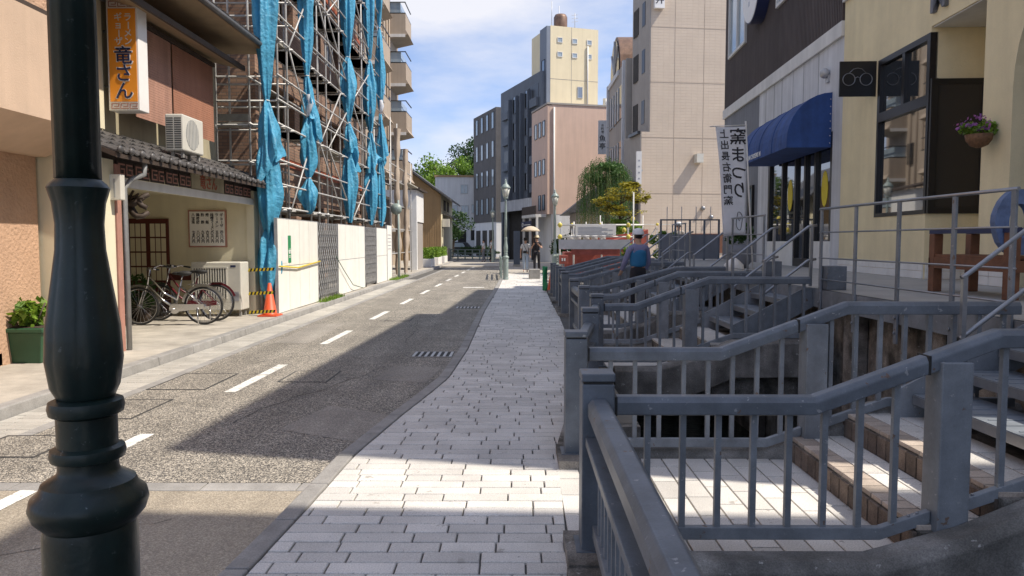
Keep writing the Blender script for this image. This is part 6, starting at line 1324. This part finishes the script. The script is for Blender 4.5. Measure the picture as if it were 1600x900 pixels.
    if hair: MB(Matrix.Translation(hc_ + Rz @ Vector((0, -.018 * s, .03 * s))) @ Rz.to_4x4()).ball((0, 0, 0), (.088 * s, .095 * s, .095 * s), 14, 9).build('hair', 'hair', t)
    HT = Matrix.Translation(hc_) @ Rz.to_4x4()
    for e in (-1, 1): MB(HT).ball((.03 * e * s, .073 * s, .0), (.012 * s, .008 * s, .009 * s), 8, 5).build('eye', 'hair', t)
    MB(HT).ball((0, .082 * s, -.025 * s), (.013 * s, .02 * s, .022 * s), 8, 6).build('nose', 'skin', t); MB(HT).ball((0, .072 * s, -.062 * s), (.024 * s, .01 * s, .007 * s), 8, 5).build('mouth', 'pink_paint', t)
    for e in (-1, 1): MB(HT).ball((.076 * e * s, 0, -.01 * s), (.012 * s, .022 * s, .032 * s), 8, 6).build('ear', 'skin', t)
    if hat == 'helmet':
        hm = MB(HT).lathe([(.125 * s, .03 * s), (.118 * s, .05 * s), (.11 * s, .10 * s), (.075 * s, .145 * s), (.02 * s, .16 * s)], (0, 0, 0), 18).build('helmet', 'helmet', t); MB(HT).box(-.09 * s, .09 * s, .08 * s, .16 * s, .028 * s, .038 * s).build('peak', 'helmet', hm)
    if hat in ('white', 'dark'):
        MB(HT).lathe([(.16 * s, .04 * s), (.165 * s, .05 * s), (.10 * s, .055 * s), (.098 * s, .12 * s), (.07 * s, .145 * s), (.01 * s, .15 * s)], (0, 0, 0), 18).build('hat', 'straw' if hat == 'white' else 'hair', t)
    return t, P, AR
pa, P_, AR_ = person(.50, 36, 0, 178, 1.62, 'woman in a white shirt and pale jeans walking under the parasol'.replace('woman', 'person'), 'shirt_white', 'jeans_pale', stride=.16, arms=((.25, .3), (-.25, .2)), hat='dark', shoes='white')
MB().tube([(.40, 35.86, 1.36), (.52, 35.84, 1.1), (.62, 35.85, .95)], .012, 5).box(.38, .56, 35.83, 35.88, .92, 1.04).build('shoulder_bag', 'hair', pa)
pb, P_, AR_ = person(1.05, 35.8, 0, 172, 1.72, 'person in black clothes and pale hat carrying a bag and raising a parasol', 'cloth_black', 'cloth_black', stride=-.15, arms=((.7, 1.5), (.6, 1.7)), hat='white', shoes='rubber')
MB().ball((.98, 35.6, .93), (.13, .07, .12), 10, 7).build('bag', 'cloth_black', pb)
ps = thing('parasol', 'cream parasol held over the two walking people', 'parasol', (.75, 35.5, 1.9))
pm = MB(); pm.lathe([(.46, 1.98), (.40, 2.06), (.28, 2.15), (.14, 2.21), (.01, 2.23)], (.74, 35.55, 0), 16, lambda k, a: .03 * math.cos(8 * a) if k == 0 else 0); pm.build('canopy', 'parasol', ps); MB().tube([(.74, 35.55, 2.23), (.90, 35.6, 1.3)], .01, 6).build('shaft', 'wood_brown', ps)
person(2.16, 13.0, .16, 12, 1.50, 'worker in a blue vest and white helmet seen from behind on the third bridge', 'shirt_lilac', 'cloth_black', stride=.06, arms=((.3, .5), (.25, .6)), hat='helmet', sleeve='long', vest='vest_blue')
pc = person(5.95, 27, .45, 170, 1.68, 'worker in grey clothes, white helmet and red gloves behind the steel gate', 'tan_side', 'slate_panel', stride=.05, arms=((.4, .6), (.5, .5)), hat='helmet', sleeve='long', shoes='rubber')
for hx in pc[2]: pass
for sd in (-1, 1): MB().ball((5.95 + .22 * sd, 26.62, 1.48), (.06, .07, .07), 8, 6).build('glove', 'red_cloth', pc[0])
person(-2.3, 54, 0, 90, 1.6, 'far person in a pale top by the guard rail', 'shirt_white', 'slate_panel', stride=.05); person(-1.75, 54.3, 0, -80, 1.66, 'far person in a white shirt and dark trousers facing the other', 'shirt_white', 'cloth_black', stride=.05)
